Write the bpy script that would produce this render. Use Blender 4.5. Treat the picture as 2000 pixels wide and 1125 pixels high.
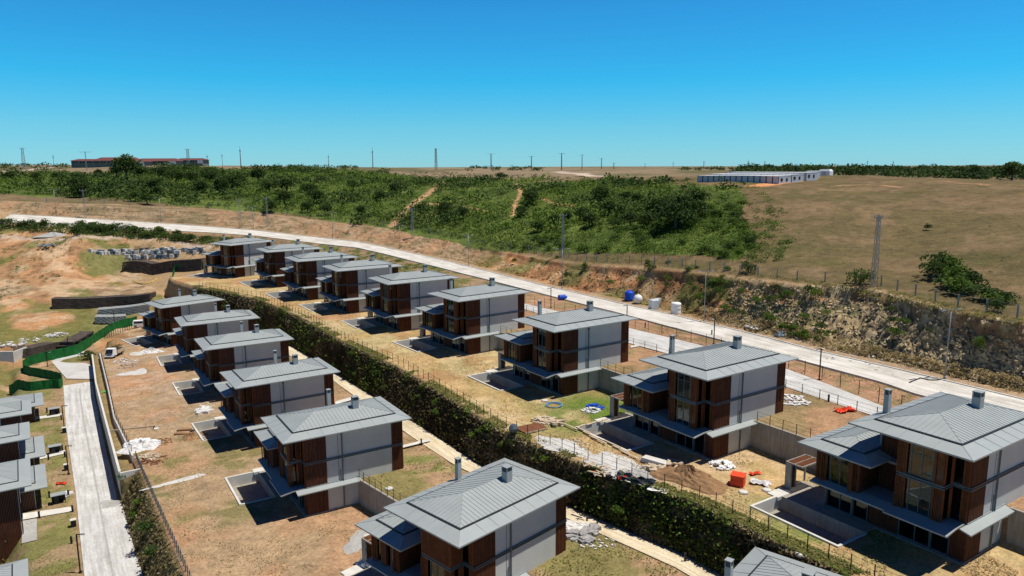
import bpy, bmesh, math, random
import numpy as np
from mathutils import Vector, Matrix, noise as mnoise
random.seed(7); rng = np.random.default_rng(7)
for o in list(bpy.data.objects): bpy.data.objects.remove(o, do_unlink=True)
SC = bpy.context.scene
COL = SC.collection
# ------------------------------------------------------------------ camera, sky, sun, exposure
CAMZ = 32.3; FPX = 1425.2; PITCH = math.radians(9.469); ROLL = math.radians(-0.227)
cam = bpy.data.cameras.new('camera'); camo = bpy.data.objects.new('camera', cam); COL.objects.link(camo)
cam.sensor_width = 36; cam.lens = FPX/2000*36; cam.clip_start = 0.5; cam.clip_end = 20000
camo.matrix_world = Matrix.Translation((0, 0, CAMZ)) @ Matrix.Rotation(math.radians(90)-PITCH, 4, 'X') @ Matrix.Rotation(ROLL, 4, 'Z')
SC.camera = camo
SUN = Vector((0.358, -0.012, 1.0)).normalized()
w = bpy.data.worlds.new('World'); SC.world = w; w.use_nodes = True
nt = w.node_tree; bg = nt.nodes['Background']
sky = nt.nodes.new('ShaderNodeTexSky'); sky.sky_type = 'NISHITA'; sky.sun_disc = False
sky.sun_elevation = math.asin(SUN.z); sky.sun_rotation = math.atan2(SUN.x, SUN.y)
sky.altitude = 0; sky.air_density = 1.0; sky.dust_density = 0.0; sky.ozone_density = 1.5
tc = nt.nodes.new('ShaderNodeTexCoord'); sx = nt.nodes.new('ShaderNodeSeparateXYZ'); nt.links.new(tc.outputs['Generated'], sx.inputs[0])
gr = nt.nodes.new('ShaderNodeValToRGB'); nt.links.new(sx.outputs['Z'], gr.inputs[0])
e = gr.color_ramp.elements; e[0].position = 0.0; e[0].color = (.29, .70, 1.18, 1); e[1].position = 1.0; e[1].color = (.006, .055, .25, 1)
for p_, c_ in ((.05, (.24, .72, 1.06, 1)), (.11, (.10, .76, 1.12, 1)), (.20, (.11, .70, 1.10, 1)), (.40, (.025, .15, .46, 1))):
    q_ = e.new(p_); q_.color = c_
mg = nt.nodes.new('ShaderNodeMixRGB'); mg.blend_type = 'MULTIPLY'; mg.inputs[0].default_value = 1
nt.links.new(sky.outputs[0], mg.inputs[1]); nt.links.new(gr.outputs[0], mg.inputs[2])
nt.links.new(mg.outputs[0], bg.inputs[0]); bg.inputs[1].default_value = 0.115
sl = bpy.data.lights.new('sun', 'SUN'); so = bpy.data.objects.new('sun', sl); COL.objects.link(so)
sl.energy = 5.0; sl.angle = math.radians(0.5); sl.color = (1.0, 0.955, 0.88)
so.rotation_euler = SUN.to_track_quat('Z', 'Y').to_euler()
SC.view_settings.view_transform = 'Standard'; SC.view_settings.look = 'None'
SC.view_settings.exposure = 0.0; SC.view_settings.gamma = 1; SC.view_settings.use_curve_mapping = False

# ------------------------------------------------------------------ geometry of the place
EU = (0.829, 0.559); EV = (-0.559, 0.829)           # across the rows / along the rows
def uv2xy(U, V): return U*EU[0]+V*EV[0], U*EU[1]+V*EV[1]
def xy2uv(x, y): return x*EU[0]+y*EU[1], x*EV[0]+y*EV[1]
CP, SP, CR, SR = math.cos(PITCH), math.sin(PITCH), math.cos(-ROLL), math.sin(-ROLL)
def ray(px, py):
    X, Y = px-1000, py-562.5
    X, Y = X*CR-Y*SR, X*SR+Y*CR
    dx, dz = X/FPX, -Y/FPX
    return (dx, CP+SP*dz, -SP+CP*dz)
def at(px, py, z):
    d = ray(px, py); t = (z-CAMZ)/d[2]; return (d[0]*t, d[1]*t)
def atd(px, py, dist):
    d = ray(px, py); t = dist/d[1]; return (d[0]*t, d[1]*t, CAMZ+d[2]*t)
def toPx(x, y, z):
    z = z-CAMZ; d = y*CP-z*SP; up = y*SP+z*CP
    X = FPX*x/d; Y = -FPX*up/d
    c, s = math.cos(ROLL), math.sin(ROLL)
    return 1000+X*c-Y*s, 562.5+X*s+Y*c
def fl(*pts):                                       # piecewise linear function of V
    xs = np.array([p[0] for p in pts], float); ys = np.array([p[1] for p in pts], float)
    return lambda V: np.interp(V, xs, ys)
def sst(a, b, x): t = np.clip((x-a)/(b-a), 0, 1); return t*t*(3-2*t)
# value noise -----------------------------------------------------------------
def _h(ix, iy, s):
    n = (ix.astype(np.int64)*374761393 + iy.astype(np.int64)*668265263 + s*1442695041) & 0x7fffffff
    n = (n ^ (n >> 13))*1274126177 & 0x7fffffff
    return ((n ^ (n >> 16)) & 0xffff)/65535.0
def vnoise(x, y, s=0):
    x = np.asarray(x, float); y = np.asarray(y, float)
    ix = np.floor(x); iy = np.floor(y); fx = x-ix; fy = y-iy
    fx = fx*fx*(3-2*fx); fy = fy*fy*(3-2*fy)
    a = _h(ix, iy, s); b = _h(ix+1, iy, s); c = _h(ix, iy+1, s); d = _h(ix+1, iy+1, s)
    return (a*(1-fx)+b*fx)*(1-fy)+(c*(1-fx)+d*fx)*fy
def fbm(x, y, scale, oct=4, s=0):
    x = np.asarray(x)/scale; y = np.asarray(y)/scale; r = 0; a = 0.5; t = 0
    for k in range(oct):
        r = r+a*vnoise(x+17.3*k, y-9.1*k, s+k); t += a; x = x*2.03; y = y*2.03; a *= 0.5
    return r/t
# lines along the rows: U and z as functions of V ------------------------------
laneL = fl((-60, 1.2), (90, 2.3), (115, 3.0), (149, 3.5), (182, 4.7), (200, 4))
laneR = fl((-60, 7.8), (94, 7.8), (107, 8.0), (109, 8.1), (133, 8.7), (162, 9.5), (190, 11), (215, 11))
edgeA = fl((-60, 10.3), (113, 10.5), (135, 10.2), (155, 11.2), (190, 12.7), (215, 12.7))
zA = fl((20, -8.3), (70, -8.3), (79, -8.35), (106, -9.0), (133, -9.3), (159, -9.7), (186, -10.2), (230, -10.4))
retA = fl((-60, 42), (20, 42), (35, 39), (48, 36.6), (60, 34), (79, 31.3), (106, 32.7), (133, 33.8), (159, 34.5), (186, 34.9), (230, 32))
pathL = fl((-60, 49.4), (44, 48.5), (59, 45.8), (77, 43.2), (88, 43.4), (127, 45.0), (150, 44.2), (181, 43.5), (230, 33.5))
pathR = fl((-60, 52), (45, 50.6), (53, 48.9), (61, 47.4), (76, 45.5), (86, 46.0), (113, 46.6), (143, 47.0), (177, 46.3), (214, 37.2), (230, 34.5))
topG = fl((-60, 52.6), (29, 52.0), (42, 50.9), (53, 49.5), (60, 48.3), (68, 46.7), (77, 47.4), (90, 48.2), (106, 49.1), (118, 48.6), (130, 48.0), (152, 49.0), (170, 48.3), (184, 47.4), (199, 42.8), (214, 38.3), (230, 35))
retB = fl((-60, 68), (24, 68), (50, 68), (78, 68.4), (105, 69), (129, 67), (152, 65.5), (173, 63.5), (197, 63), (221, 60), (240, 58))
blN = fl((-60, 80.5), (44, 81.3), (58, 82.4), (87, 82.0), (120, 84.5), (160, 80), (200, 76), (240, 73))
blF = fl((-60, 82), (35, 83), (46, 85.3), (53, 87.5), (63, 90), (80, 90.6), (95, 89.9), (125, 88.2), (160, 84), (200, 80), (240, 77))
ZR = fl((-100, 3.0), (160, 3.2), (230, 3.4), (280, 5.0), (320, 6.5), (380, 9.0), (430, 12.0), (600, 15))
_rf = [(0, 418, 13.6), (100, 423, 12.5), (200, 429.6, 10.9), (300, 435.6, 9.3), (400, 442.3, 7.8), (500, 450.5, 6.6), (600, 462, 5.4), (700, 473, 4.4), (750, 483, 4.0), (850, 505, 3.5), (950, 530, 3.25), (1050, 555.5, 3.2), (1150, 579, 3.2), (1200, 590.5, 3.2), (1300, 613, 3.2), (1400, 637, 3.2), (1500, 661, 3.2), (1601, 688, 3.2), (1760, 724, 3.2), (2000, 782, 3.2)]
_rn = [(0, 422.5, 13.6), (100, 428, 12.4), (200, 435, 10.9), (300, 441.5, 9.2), (400, 449, 7.7), (500, 457.5, 6.5), (600, 470, 5.3), (700, 483, 4.3), (750, 495, 3.9), (850, 520, 3.45), (950, 546, 3.2), (1050, 571.5, 3.2), (1150, 597, 3.2), (1200, 609, 3.2), (1300, 636, 3.2), (1400, 662, 3.2), (1541, 698, 3.2), (1727, 748, 3.2), (1790, 770, 3.2)]
def _mk(p):
    o = []
    for a in p:
        x, y = at(*a); U, V = xy2uv(x, y); o.append((V, U, a[2]))
    o.sort(); return o
_f, _n = _mk(_rf), _mk(_rn)
_sm = lambda L: L
roadF = fl((-100, _f[0][1]+1.0), *[(a[0], a[1]) for a in _f], (_f[-1][0]+120, _f[-1][1]-95))
roadN = fl((-100, _n[0][1]-1.5), *[(a[0], a[1]) for a in _n], (_n[-1][0]+120, _n[-1][1]-95))
ZR = fl((-100, 3.1), *[(a[0], a[2]) for a in _f], (_f[-1][0]+120, 19))
VEND = _f[-1][0]+60
bankF = lambda V: roadF(V)+2.0+2.0*vnoise(np.asarray(V)/9., np.zeros_like(np.asarray(V, float)), 5)
bankT = lambda V: roadF(V)+fl((0, 6), (40, 6.8), (52, 8.5), (69, 18.0), (79, 10.5), (94, 9.5), (110, 11), (130, 11), (160, 12), (220, 14), (260, 16), (600, 16))(V)
zBT = fl((0, 11.5), (40, 11.5), (69, 11.3), (94, 10.6), (110, 10.0), (126, 8.9), (145, 7.4), (165, 6.8), (200, 7.0), (230, 7.6), (258, 8.3), (280, 9.3), (298, 10.6), (314, 12.0), (326, 13.4), (342, 15.2), (352, 16.8), (371, 17.8), (440, 20))
# natural surface: control points, seen height at a distance
_ctl = []
for p in [(-500, 425, 285), (-500, 405, 300), (-500, 388, 330), (-500, 360, 400), (-500, 338, 520), (-500, 323, 700),
          (0, 400, 310), (0, 390, 330), (0, 362, 400), (0, 338, 520), (0, 324, 700),
          (150, 405, 325), (150, 360, 420), (150, 335, 520), (150, 323, 640),
          (300, 408, 320), (300, 370, 380), (300, 345, 450), (300, 323, 580),
          (450, 345, 460), (450, 325, 640), (600, 430, 300), (600, 390, 360), (600, 360, 430), (600, 331, 620),
          (800, 455, 245), (800, 420, 290), (800, 380, 350), (800, 350, 430), (800, 332, 620),
          (1000, 493, 203), (1000, 450, 230), (1000, 400, 280), (1000, 362, 350), (1000, 334.5, 600),
          (1200, 506, 168), (1200, 450, 200), (1200, 400, 240), (1200, 360, 300), (1200, 333, 520),
          (1400, 536, 143), (1400, 450, 180), (1400, 400, 212), (1400, 364, 250), (1400, 336, 420), (1400, 331, 700),
          (1550, 520, 140), (1550, 450, 168), (1550, 400, 200), (1550, 362, 240), (1550, 349, 270), (1600, 338, 420), (1600, 332, 800),
          (1750, 500, 147), (1750, 450, 166), (1750, 400, 192), (1750, 349, 250), (1750, 343, 400), (1750, 330, 800),
          (2000, 560, 118), (2000, 500, 132), (2000, 450, 152), (2000, 400, 182), (2000, 359, 220), (2000, 356, 300), (2000, 330, 800),
          (2500, 560, 118), (2500, 450, 150), (2500, 372, 210), (2500, 330, 800)]:
    _ctl.append(atd(*p))
for a in (-1400, -600, 0, 600, 1000, 1400, 2000, 2600, 3400):
    for dd in (1300, 4500):
        x, y, z = atd(a, 328, dd); _ctl.append((x, y, 27.0 if dd > 2000 else 29.0))
for p in [(0, 448, 9.0), (0, 462, 6.8), (0, 500, 2.0), (0, 540, -2.5), (0, 580, -5.5), (0, 620, -8.2), (0, 680, -11.3), (0, 740, -13.2),
          (-400, 460, 6.8), (-400, 540, -2.5), (-400, 680, -11.5), (-400, 800, -14),
          (150, 454, 9.0), (150, 466, 6.4), (150, 510, 0.3), (150, 550, -3.8), (150, 604, -8.2), (150, 640, -10.2), (150, 690, -12.6),
          (300, 464, 6.9), (300, 476, 4.4), (300, 507, -0.2), (300, 536, -4.6), (300, 580, -5.6), (300, 584, -5.7), (300, 604, -8.3), (262, 634, -11.0),
          (420, 478, 5.0), (400, 510, 0.0), (400, 537, -1.2), (330, 560, -4.8), (540, 482, 5.2), (420, 500, 1.5), (200, 495, 2.0), (230, 536, -5), (200, 664, -12.0)]:
    x, y = at(*p); _ctl.append((x, y, p[2]))
for v in (200, 230, 258, 280, 298, 314, 326, 342, 352, 371, 400, 440):
    for fu, fz in ((roadN, ZR), (bankT, zBT)):
        x, y = uv2xy(float(fu(v)), v); _ctl.append((x, y, float(fz(v))))
_C = np.array(_ctl); 
def _nc(x, y):
    r = np.sqrt(x*x+y*y)+1.0; return np.arctan2(x, y)*6.0, np.log(r)*5.0
_cx, _cy = _nc(_C[:, 0], _C[:, 1])
_ph = lambda r: r
_A = _ph(np.hypot(_cx[:, None]-_cx, _cy[:, None]-_cy)); _n0 = len(_C)
_M = np.zeros((_n0+1, _n0+1)); _M[:_n0, :_n0] = _A+0*np.eye(_n0); _M[:_n0, _n0] = 1; _M[_n0, :_n0] = 1
_W = np.linalg.solve(_M, np.append(_C[:, 2], 0))
def znat(x, y):
    x = np.asarray(x, float); y = np.asarray(y, float); sh = x.shape
    a, b = _nc(x.ravel(), np.maximum(y.ravel(), -1e9))
    r = np.full(a.shape, _W[-1])
    for i in range(_n0): r += _W[i]*np.hypot(a-_cx[i], b-_cy[i])
    return r.reshape(sh)
# table of breakpoints of the terraced part
def lines(V):
    V = np.asarray(V, float); c = lambda v: np.full_like(V, v)
    ra, rb = retA(V), retB(V); za = zA(V); zu = za+3.2
    steep = V < 108.5
    tU = np.where(steep, laneR(V), laneR(V)); tZ = c(-13.0)
    t2U = np.where(steep, np.minimum(laneR(V)+2.2, edgeA(V)-.2), laneR(V)+.06); t2Z = np.where(steep, za-.3, za-1.0)
    L = [(c(-60), c(-16.4)), (c(-5.5), c(-16.2)), (c(-3.4), c(-13.1)), (laneL(V), c(-13.05)), (tU, tZ), (t2U, t2Z),
         (edgeA(V), np.where(steep, za-.1, za-1.0)), (edgeA(V)+.05, za), (ra, za), (ra+.15, zu), (pathL(V)-.4, zu), (pathR(V)+.55, zu),
         (pathR(V)+.55+(np.maximum(topG(V), pathR(V)+1.3)-pathR(V)-.55)*.4, zu*.5), (np.maximum(topG(V), pathR(V)+1.3), c(-.15)), (np.maximum(topG(V), pathR(V)+1.3)+.6, c(0)), (rb, c(0)), (rb+.15, c(3.2)),
         (blN(V)-.2, c(3.2)), (roadN(V)-2.5, c(3.15)+0*V), (roadN(V)-.3, ZR(V)-.1), (roadF(V)+.4, ZR(V)-.1), (bankF(V), ZR(V)+.1), (bankT(V), zBT(V))]
    cap = roadN(V)-3.0; k = 18
    return [(np.minimum(a, cap-.25*(k-i)), b) if i < k else (a, b) for i, (a, b) in enumerate(L)]
NATW = 60.0
def terrain_rows(V, U):
    """V: (n,), U: (n,m) -> z (n,m)"""
    V = np.asarray(V, float); L = lines(V); Us = np.stack([np.asarray(a[0]) for a in L], 1); Zs = np.stack([np.asarray(a[1]) for a in L], 1)
    Us = np.maximum.accumulate(Us+np.arange(Us.shape[1])*1e-4, axis=1)
    z = np.empty_like(U)
    for i in range(len(V)): z[i] = np.interp(U[i], Us[i], Zs[i])
    x, y = uv2xy(U, V[:, None]); N = znat(x, y)
    bt = Us[:, -1:]; zt = Zs[:, -1:]
    xb, yb = uv2xy(bt[:, 0], V); NB = znat(xb, yb)[:, None]
    wgt = np.exp(-np.clip(U-bt, 0, None)/35.0)
    zr = N+(zt-NB)*wgt
    z = np.where(U > bt, zr, z)
    # upper left: blend to the natural surface past the end of the rows
    Vv = V[:, None]+0*U
    wl = sst(188, 204, Vv)*(1-sst(-1.5, .6, U-(np.minimum(topG(V), roadN(V)-5)[:, None]-.5)))
    wl = np.maximum(wl, sst(172, 186, Vv)*(1-sst(-8, -3, U)))
    wl = np.maximum(wl, sst(236, 246, Vv)*(1-sst(-14, -5, U-roadN(V)[:, None])))
    # slope down from road to natural at the upper left
    z = z*(1-wl)+N*wl
    e = Vv > VEND
    z = np.where(e, z*(1-sst(VEND, VEND+60, Vv))+N*sst(VEND, VEND+60, Vv), z)
    return z, x, y
def gz(x, y):
    U, V = xy2uv(x, y); z, _, _ = terrain_rows(np.array([V]), np.array([[U]])); return float(z[0, 0])
def gz_many(x, y):
    U, V = xy2uv(np.asarray(x), np.asarray(y))
    z, _, _ = terrain_rows(V, U[:, None]); return z[:, 0]
def ground(px, py, zg=None):
    """walk along the sight line to the ground"""
    d = ray(px, py)
    ts = np.geomspace(40, 3000, 700); x = d[0]*ts; y = d[1]*ts
    z = gz_many(x, y); dz = CAMZ+d[2]*ts-z
    k = np.argmax(dz < 0)
    if dz[k] >= 0: k = len(ts)-1
    a, b = ts[max(k-1, 0)], ts[k]; fa, fb = dz[max(k-1, 0)], dz[k]
    t = a+(b-a)*(fa/(fa-fb) if fa != fb else 0)
    X, Y = d[0]*t, d[1]*t
    return X, Y, gz(X, Y)

# ------------------------------------------------------------------ materials
MATS = {}
def newmat(name):
    m = bpy.data.materials.new(name); m.use_nodes = True; MATS[name] = m; return m, m.node_tree, m.node_tree.nodes['Principled BSDF']
def N(nt, t, **k):
    n = nt.nodes.new(t)
    for a, b in k.items():
        if a in n.inputs.keys() if isinstance(a, str) else False: pass
        setattr(n, a, b)
    return n
def noise_tex(nt, scale, detail=4, rough=.6, coord='Object', vec=None):
    if vec is None:
        tc = nt.nodes.new('ShaderNodeTexCoord'); vec = tc.outputs[coord]
    n = nt.nodes.new('ShaderNodeTexNoise'); n.inputs['Scale'].default_value = scale
    n.inputs['Detail'].default_value = detail; n.inputs['Roughness'].default_value = rough
    nt.links.new(vec, n.inputs['Vector']); return n
def ramp(nt, src, stops):
    r = nt.nodes.new('ShaderNodeValToRGB'); nt.links.new(src, r.inputs[0])
    e = r.color_ramp.elements
    while len(e) > 2: e.remove(e[-1])
    for i, (p, c) in enumerate(stops):
        if i >= len(e): e.new(p)
        e[i].position = p; e[i].color = (*c, 1)
    return r
def simple(name, col, rough=.8, metal=0, var=.25, scale=1.2, bump=0, bscale=8, spec=.3, streak=0):
    m, nt, b = newmat(name)
    n = noise_tex(nt, scale, 6, .65)
    lo = tuple(c*(1-var) for c in col); hi = tuple(min(1, c*(1+var)) for c in col)
    r = ramp(nt, n.outputs[0], [(.3, lo), (.7, hi)])
    out = r.outputs[0]
    if streak:
        tc = nt.nodes.new('ShaderNodeTexCoord'); mp = nt.nodes.new('ShaderNodeMapping'); mp.inputs['Scale'].default_value = (3, 3, .25)
        nt.links.new(tc.outputs['Object'], mp.inputs[0]); s = noise_tex(nt, 1.2, 5, .7, vec=mp.outputs[0])
        rr = ramp(nt, s.outputs[0], [(.35, (1-streak,)*3), (.6, (1, 1, 1))])
        mx = nt.nodes.new('ShaderNodeMixRGB'); mx.blend_type = 'MULTIPLY'; mx.inputs[0].default_value = 1
        nt.links.new(out, mx.inputs[1]); nt.links.new(rr.outputs[0], mx.inputs[2]); out = mx.outputs[0]
    nt.links.new(out, b.inputs['Base Color'])
    b.inputs['Roughness'].default_value = rough; b.inputs['Metallic'].default_value = metal
    b.inputs['Specular IOR Level'].default_value = spec
    if bump:
        n2 = noise_tex(nt, bscale, 5, .7); bp = nt.nodes.new('ShaderNodeBump'); bp.inputs['Strength'].default_value = bump
        bp.inputs['Distance'].default_value = .05
        nt.links.new(n2.outputs[0], bp.inputs['Height']); nt.links.new(bp.outputs[0], b.inputs['Normal'])
    return m
M_roof = simple('zinc_roof', (.33, .358, .348), .55, .1, .07, .35, spec=.45, streak=0)
M_gutter = simple('dark_gutter', (.03, .035, .04), .5, .3, .2)
M_brown = simple('brown_cladding', (.092, .031, .013), .7, 0, .28, 1.5, spec=.2, streak=.35)
M_slat = simple('brown_shutter_slats', (.15, .053, .02), .7, 0, .25, 2.0, spec=.2)
M_grey = simple('grey_render', (.54, .56, .53), .9, 0, .09, .28, .15, 10)
M_band = simple('grey_metal_band', (.11, .14, .16), .5, .4, .12)
M_conc = simple('concrete', (.36, .325, .27), .95, 0, .16, .6, .3, 6, streak=.3)
M_cpale = simple('pale_concrete', (.60, .58, .52), .95, 0, .13, .7, .25, 5)
M_dark = simple('dark_metal', (.02, .022, .025), .5, .3, .2)
M_galv = simple('galvanised_steel', (.30, .31, .31), .5, .6, .15)
M_pale = simple('pale_render', (.50, .48, .42), .9, 0, .12, .6, streak=.2)
M_white = simple('white_plastic', (.78, .78, .76), .5, 0, .06, 1.5)
M_blue = simple('blue_plastic', (.01, .07, .50), .45, 0, .15, 1.5)
M_red = simple('red_sheeting', (.75, .07, .02), .6, 0, .15, 2)
M_wood = simple('raw_timber', (.50, .40, .28), .85, 0, .25, 3)
M_rust = simple('rusty_formwork', (.17, .065, .03), .85, 0, .3, 3)
M_green = simple('green_mesh_sheet', (.006, .115, .022), .8, 0, .35, .8)
M_black = simple('black_geotextile', (.075, .058, .045), .9, 0, .5, .8, .5, 3)
M_stone = simple('grey_stone', (.27, .285, .27), .9, 0, .35, 2.0, .4, 3)
M_tileR = simple('red_roof_sheet', (.15, .05, .045), .8, 0, .2, .2)
M_inner = simple('interior_plaster', (.25, .24, .22), .95, 0, .1)
M_trunk = simple('bark', (.12, .085, .06), .95, 0, .3, 3)
M_rubber = simple('tyre_rubber', (.02, .02, .02), .9)
M_soil = simple('dug_soil', (.27, .155, .075), 1, 0, .35, 1.5, .6, 4)
M_trash = simple('pale_rubble', (.62, .60, .57), .9, 0, .3, 2.5, .3, 6)
M_bluesheet = simple('blue_hose', (.08, .30, .50), .6)
def glassmat():
    m, nt, b = newmat('window_glass')
    nt.nodes.remove(b); out = nt.nodes['Material Output']
    tr = nt.nodes.new('ShaderNodeBsdfTransparent'); tr.inputs[0].default_value = (.30, .34, .33, 1)
    gl = nt.nodes.new('ShaderNodeBsdfGlossy'); gl.inputs['Roughness'].default_value = .03; gl.inputs[0].default_value = (.8, .9, .9, 1)
    fr = nt.nodes.new('ShaderNodeFresnel'); fr.inputs[0].default_value = 1.75
    mx = nt.nodes.new('ShaderNodeMixShader'); nt.links.new(fr.outputs[0], mx.inputs[0])
    nt.links.new(tr.outputs[0], mx.inputs[1]); nt.links.new(gl.outputs[0], mx.inputs[2]); nt.links.new(mx.outputs[0], out.inputs[0]); return m
M_glass = glassmat()
def leafmat(name, c0, c1, c2, trans=.25):
    m, nt, b = newmat(name)
    at_ = nt.nodes.new('ShaderNodeAttribute'); at_.attribute_name = 'tint'
    oi = nt.nodes.new('ShaderNodeObjectInfo')
    ad = nt.nodes.new('ShaderNodeMath'); ad.operation = 'MULTIPLY_ADD'; ad.inputs[1].default_value = .35; 
    nt.links.new(oi.outputs['Random'], ad.inputs[0])
    m2 = nt.nodes.new('ShaderNodeMath'); m2.operation = 'MULTIPLY'; m2.inputs[1].default_value = .75
    nt.links.new(at_.outputs['Fac'], m2.inputs[0]); nt.links.new(m2.outputs[0], ad.inputs[2])
    r = ramp(nt, ad.outputs[0], [(.05, c0), (.5, c1), (1., c2)])
    nt.links.new(r.outputs[0], b.inputs['Base Color']); b.inputs['Roughness'].default_value = .75; b.inputs['Specular IOR Level'].default_value = .15
    tl = nt.nodes.new('ShaderNodeBsdfTranslucent'); nt.links.new(r.outputs[0], tl.inputs[0])
    mx = nt.nodes.new('ShaderNodeMixShader'); mx.inputs[0].default_value = trans
    nt.links.new(b.outputs[0], mx.inputs[1]); nt.links.new(tl.outputs[0], mx.inputs[2]); nt.links.new(mx.outputs[0], nt.nodes['Material Output'].inputs[0])
    return m
M_leafd = leafmat('dark_oak_leaves', (.022, .042, .010), (.048, .085, .018), (.095, .14, .03))
M_leafb = leafmat('bright_shrub_leaves', (.045, .085, .012), (.095, .16, .022), (.17, .23, .04))
M_hedge = leafmat('bank_plants', (.06, .05, .022), (.13, .105, .042), (.42, .34, .19))
M_dry = leafmat('dry_weeds', (.26, .21, .09), (.36, .28, .13), (.52, .42, .22), .4)
M_grass = leafmat('grass_tufts', (.09, .13, .025), (.17, .19, .045), (.34, .29, .11), .4)

def groundmat():
    m, nt, b = newmat('ground_soil_and_grass')
    a = nt.nodes.new('ShaderNodeAttribute'); a.attribute_name = 'albedo'
    g = nt.nodes.new('ShaderNodeAttribute'); g.attribute_name = 'rockmask'
    geo = nt.nodes.new('ShaderNodeNewGeometry')
    n1 = noise_tex(nt, .55, 8, .72, vec=geo.outputs['Position']); n2 = noise_tex(nt, 3.2, 6, .75, vec=geo.outputs['Position']); n3 = noise_tex(nt, .05, 6, .6, vec=geo.outputs['Position'])
    r1 = ramp(nt, n1.outputs[0], [(.3, (.66, .66, .66)), (.72, (1.28, 1.28, 1.28))]); r2 = ramp(nt, n2.outputs[0], [(.3, (.62, .62, .62)), (.7, (1.38, 1.38, 1.38))])
    r3 = ramp(nt, n3.outputs[0], [(.35, (.90, .90, .88)), (.65, (1.12, 1.08, 1.08))])
    cur = a.outputs['Color']
    for r in (r1, r2, r3):
        mx = nt.nodes.new('ShaderNodeMixRGB'); mx.blend_type = 'MULTIPLY'; mx.inputs[0].default_value = 1
        nt.links.new(cur, mx.inputs[1]); nt.links.new(r.outputs[0], mx.inputs[2]); cur = mx.outputs[0]
    # sparse green and stone specks
    n4 = noise_tex(nt, 1.4, 5, .7, vec=geo.outputs['Position'])
    r4 = ramp(nt, n4.outputs[0], [(.60, (0, 0, 0)), (.68, (1, 1, 1))])
    mg = nt.nodes.new('ShaderNodeMixRGB'); mul = nt.nodes.new('ShaderNodeMath'); mul.operation = 'MULTIPLY'; mul.inputs[1].default_value = .22
    nt.links.new(r4.outputs[0], mul.inputs[0]); nt.links.new(mul.outputs[0], mg.inputs[0]); nt.links.new(cur, mg.inputs[1])
    gm = nt.nodes.new('ShaderNodeMixRGB'); gm.blend_type = 'MULTIPLY'; gm.inputs[0].default_value = 1; gm.inputs[2].default_value = (.42, .62, .38, 1)
    nt.links.new(cur, gm.inputs[1]); nt.links.new(gm.outputs[0], mg.inputs[2]); cur = mg.outputs[0]
    nt.links.new(cur, b.inputs['Base Color']); b.inputs['Roughness'].default_value = 1; b.inputs['Specular IOR Level'].default_value = .05
    mu = nt.nodes.new('ShaderNodeMath'); mu.operation = 'ADD'; nt.links.new(n1.outputs[0], mu.inputs[0]); nt.links.new(n2.outputs[0], mu.inputs[1])
    bp = nt.nodes.new('ShaderNodeBump'); bp.inputs['Distance'].default_value = .16; bp.inputs['Strength'].default_value = .8
    nt.links.new(mu.outputs[0], bp.inputs['Height']); nt.links.new(bp.outputs[0], b.inputs['Normal']); return m
M_ground = groundmat()
def roadmat(name, col, col2, sc=.35, dirt=.45):
    m, nt, b = newmat(name)
    geo = nt.nodes.new('ShaderNodeNewGeometry')
    n1 = noise_tex(nt, sc, 8, .7, vec=geo.outputs['Position']); n2 = noise_tex(nt, 4, 5, .7, vec=geo.outputs['Position']); n3 = noise_tex(nt, .12, 5, .65, vec=geo.outputs['Position'])
    r1 = ramp(nt, n1.outputs[0], [(.32, col2), (.62, col)])
    r2 = ramp(nt, n2.outputs[0], [(.3, (.8, .8, .8)), (.7, (1.12, 1.12, 1.12))])
    r3 = ramp(nt, n3.outputs[0], [(.5, (1, 1, 1)), (.72, (1-dirt, 1-dirt*1.05, 1-dirt*1.15))])
    ra = nt.nodes.new('ShaderNodeAttribute'); ra.attribute_name = 'run'; n5 = noise_tex(nt, 9, 6, .7, vec=ra.outputs['Vector'])
    r5 = ramp(nt, n5.outputs[0], [(.40, (.78, .77, .75)), (.58, (1.06, 1.06, 1.06))])
    cur = r1.outputs[0]
    for r in (r2, r3, r5):
        mx = nt.nodes.new('ShaderNodeMixRGB'); mx.blend_type = 'MULTIPLY'; mx.inputs[0].default_value = 1
        nt.links.new(cur, mx.inputs[1]); nt.links.new(r.outputs[0], mx.inputs[2]); cur = mx.outputs[0]
    nt.links.new(cur, b.inputs['Base Color']); b.inputs['Roughness'].default_value = .95; b.inputs['Specular IOR Level'].default_value = .1
    bp = nt.nodes.new('ShaderNodeBump'); bp.inputs['Distance'].default_value = .04; bp.inputs['Strength'].default_value = .5
    nt.links.new(n2.outputs[0], bp.inputs['Height']); nt.links.new(bp.outputs[0], b.inputs['Normal']); return m
M_road = roadmat('dusty_concrete_road', (.70, .67, .61), (.56, .53, .46), .25, .25)
M_lane = roadmat('pale_grey_lane', (.62, .61, .58), (.50, .49, .46), .4, .14)
M_path = roadmat('sandy_path', (.74, .64, .46), (.62, .51, .34), .5, .25)
M_track = roadmat('dirt_track', (.42, .30, .18), (.34, .22, .12), .4, .2)
M_grav = roadmat('grey_gravel', (.46, .45, .42), (.36, .35, .33), .8, .1)
M_dust = roadmat('cement_dust', (.66, .65, .62), (.50, .47, .42), .6, .15)

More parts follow.
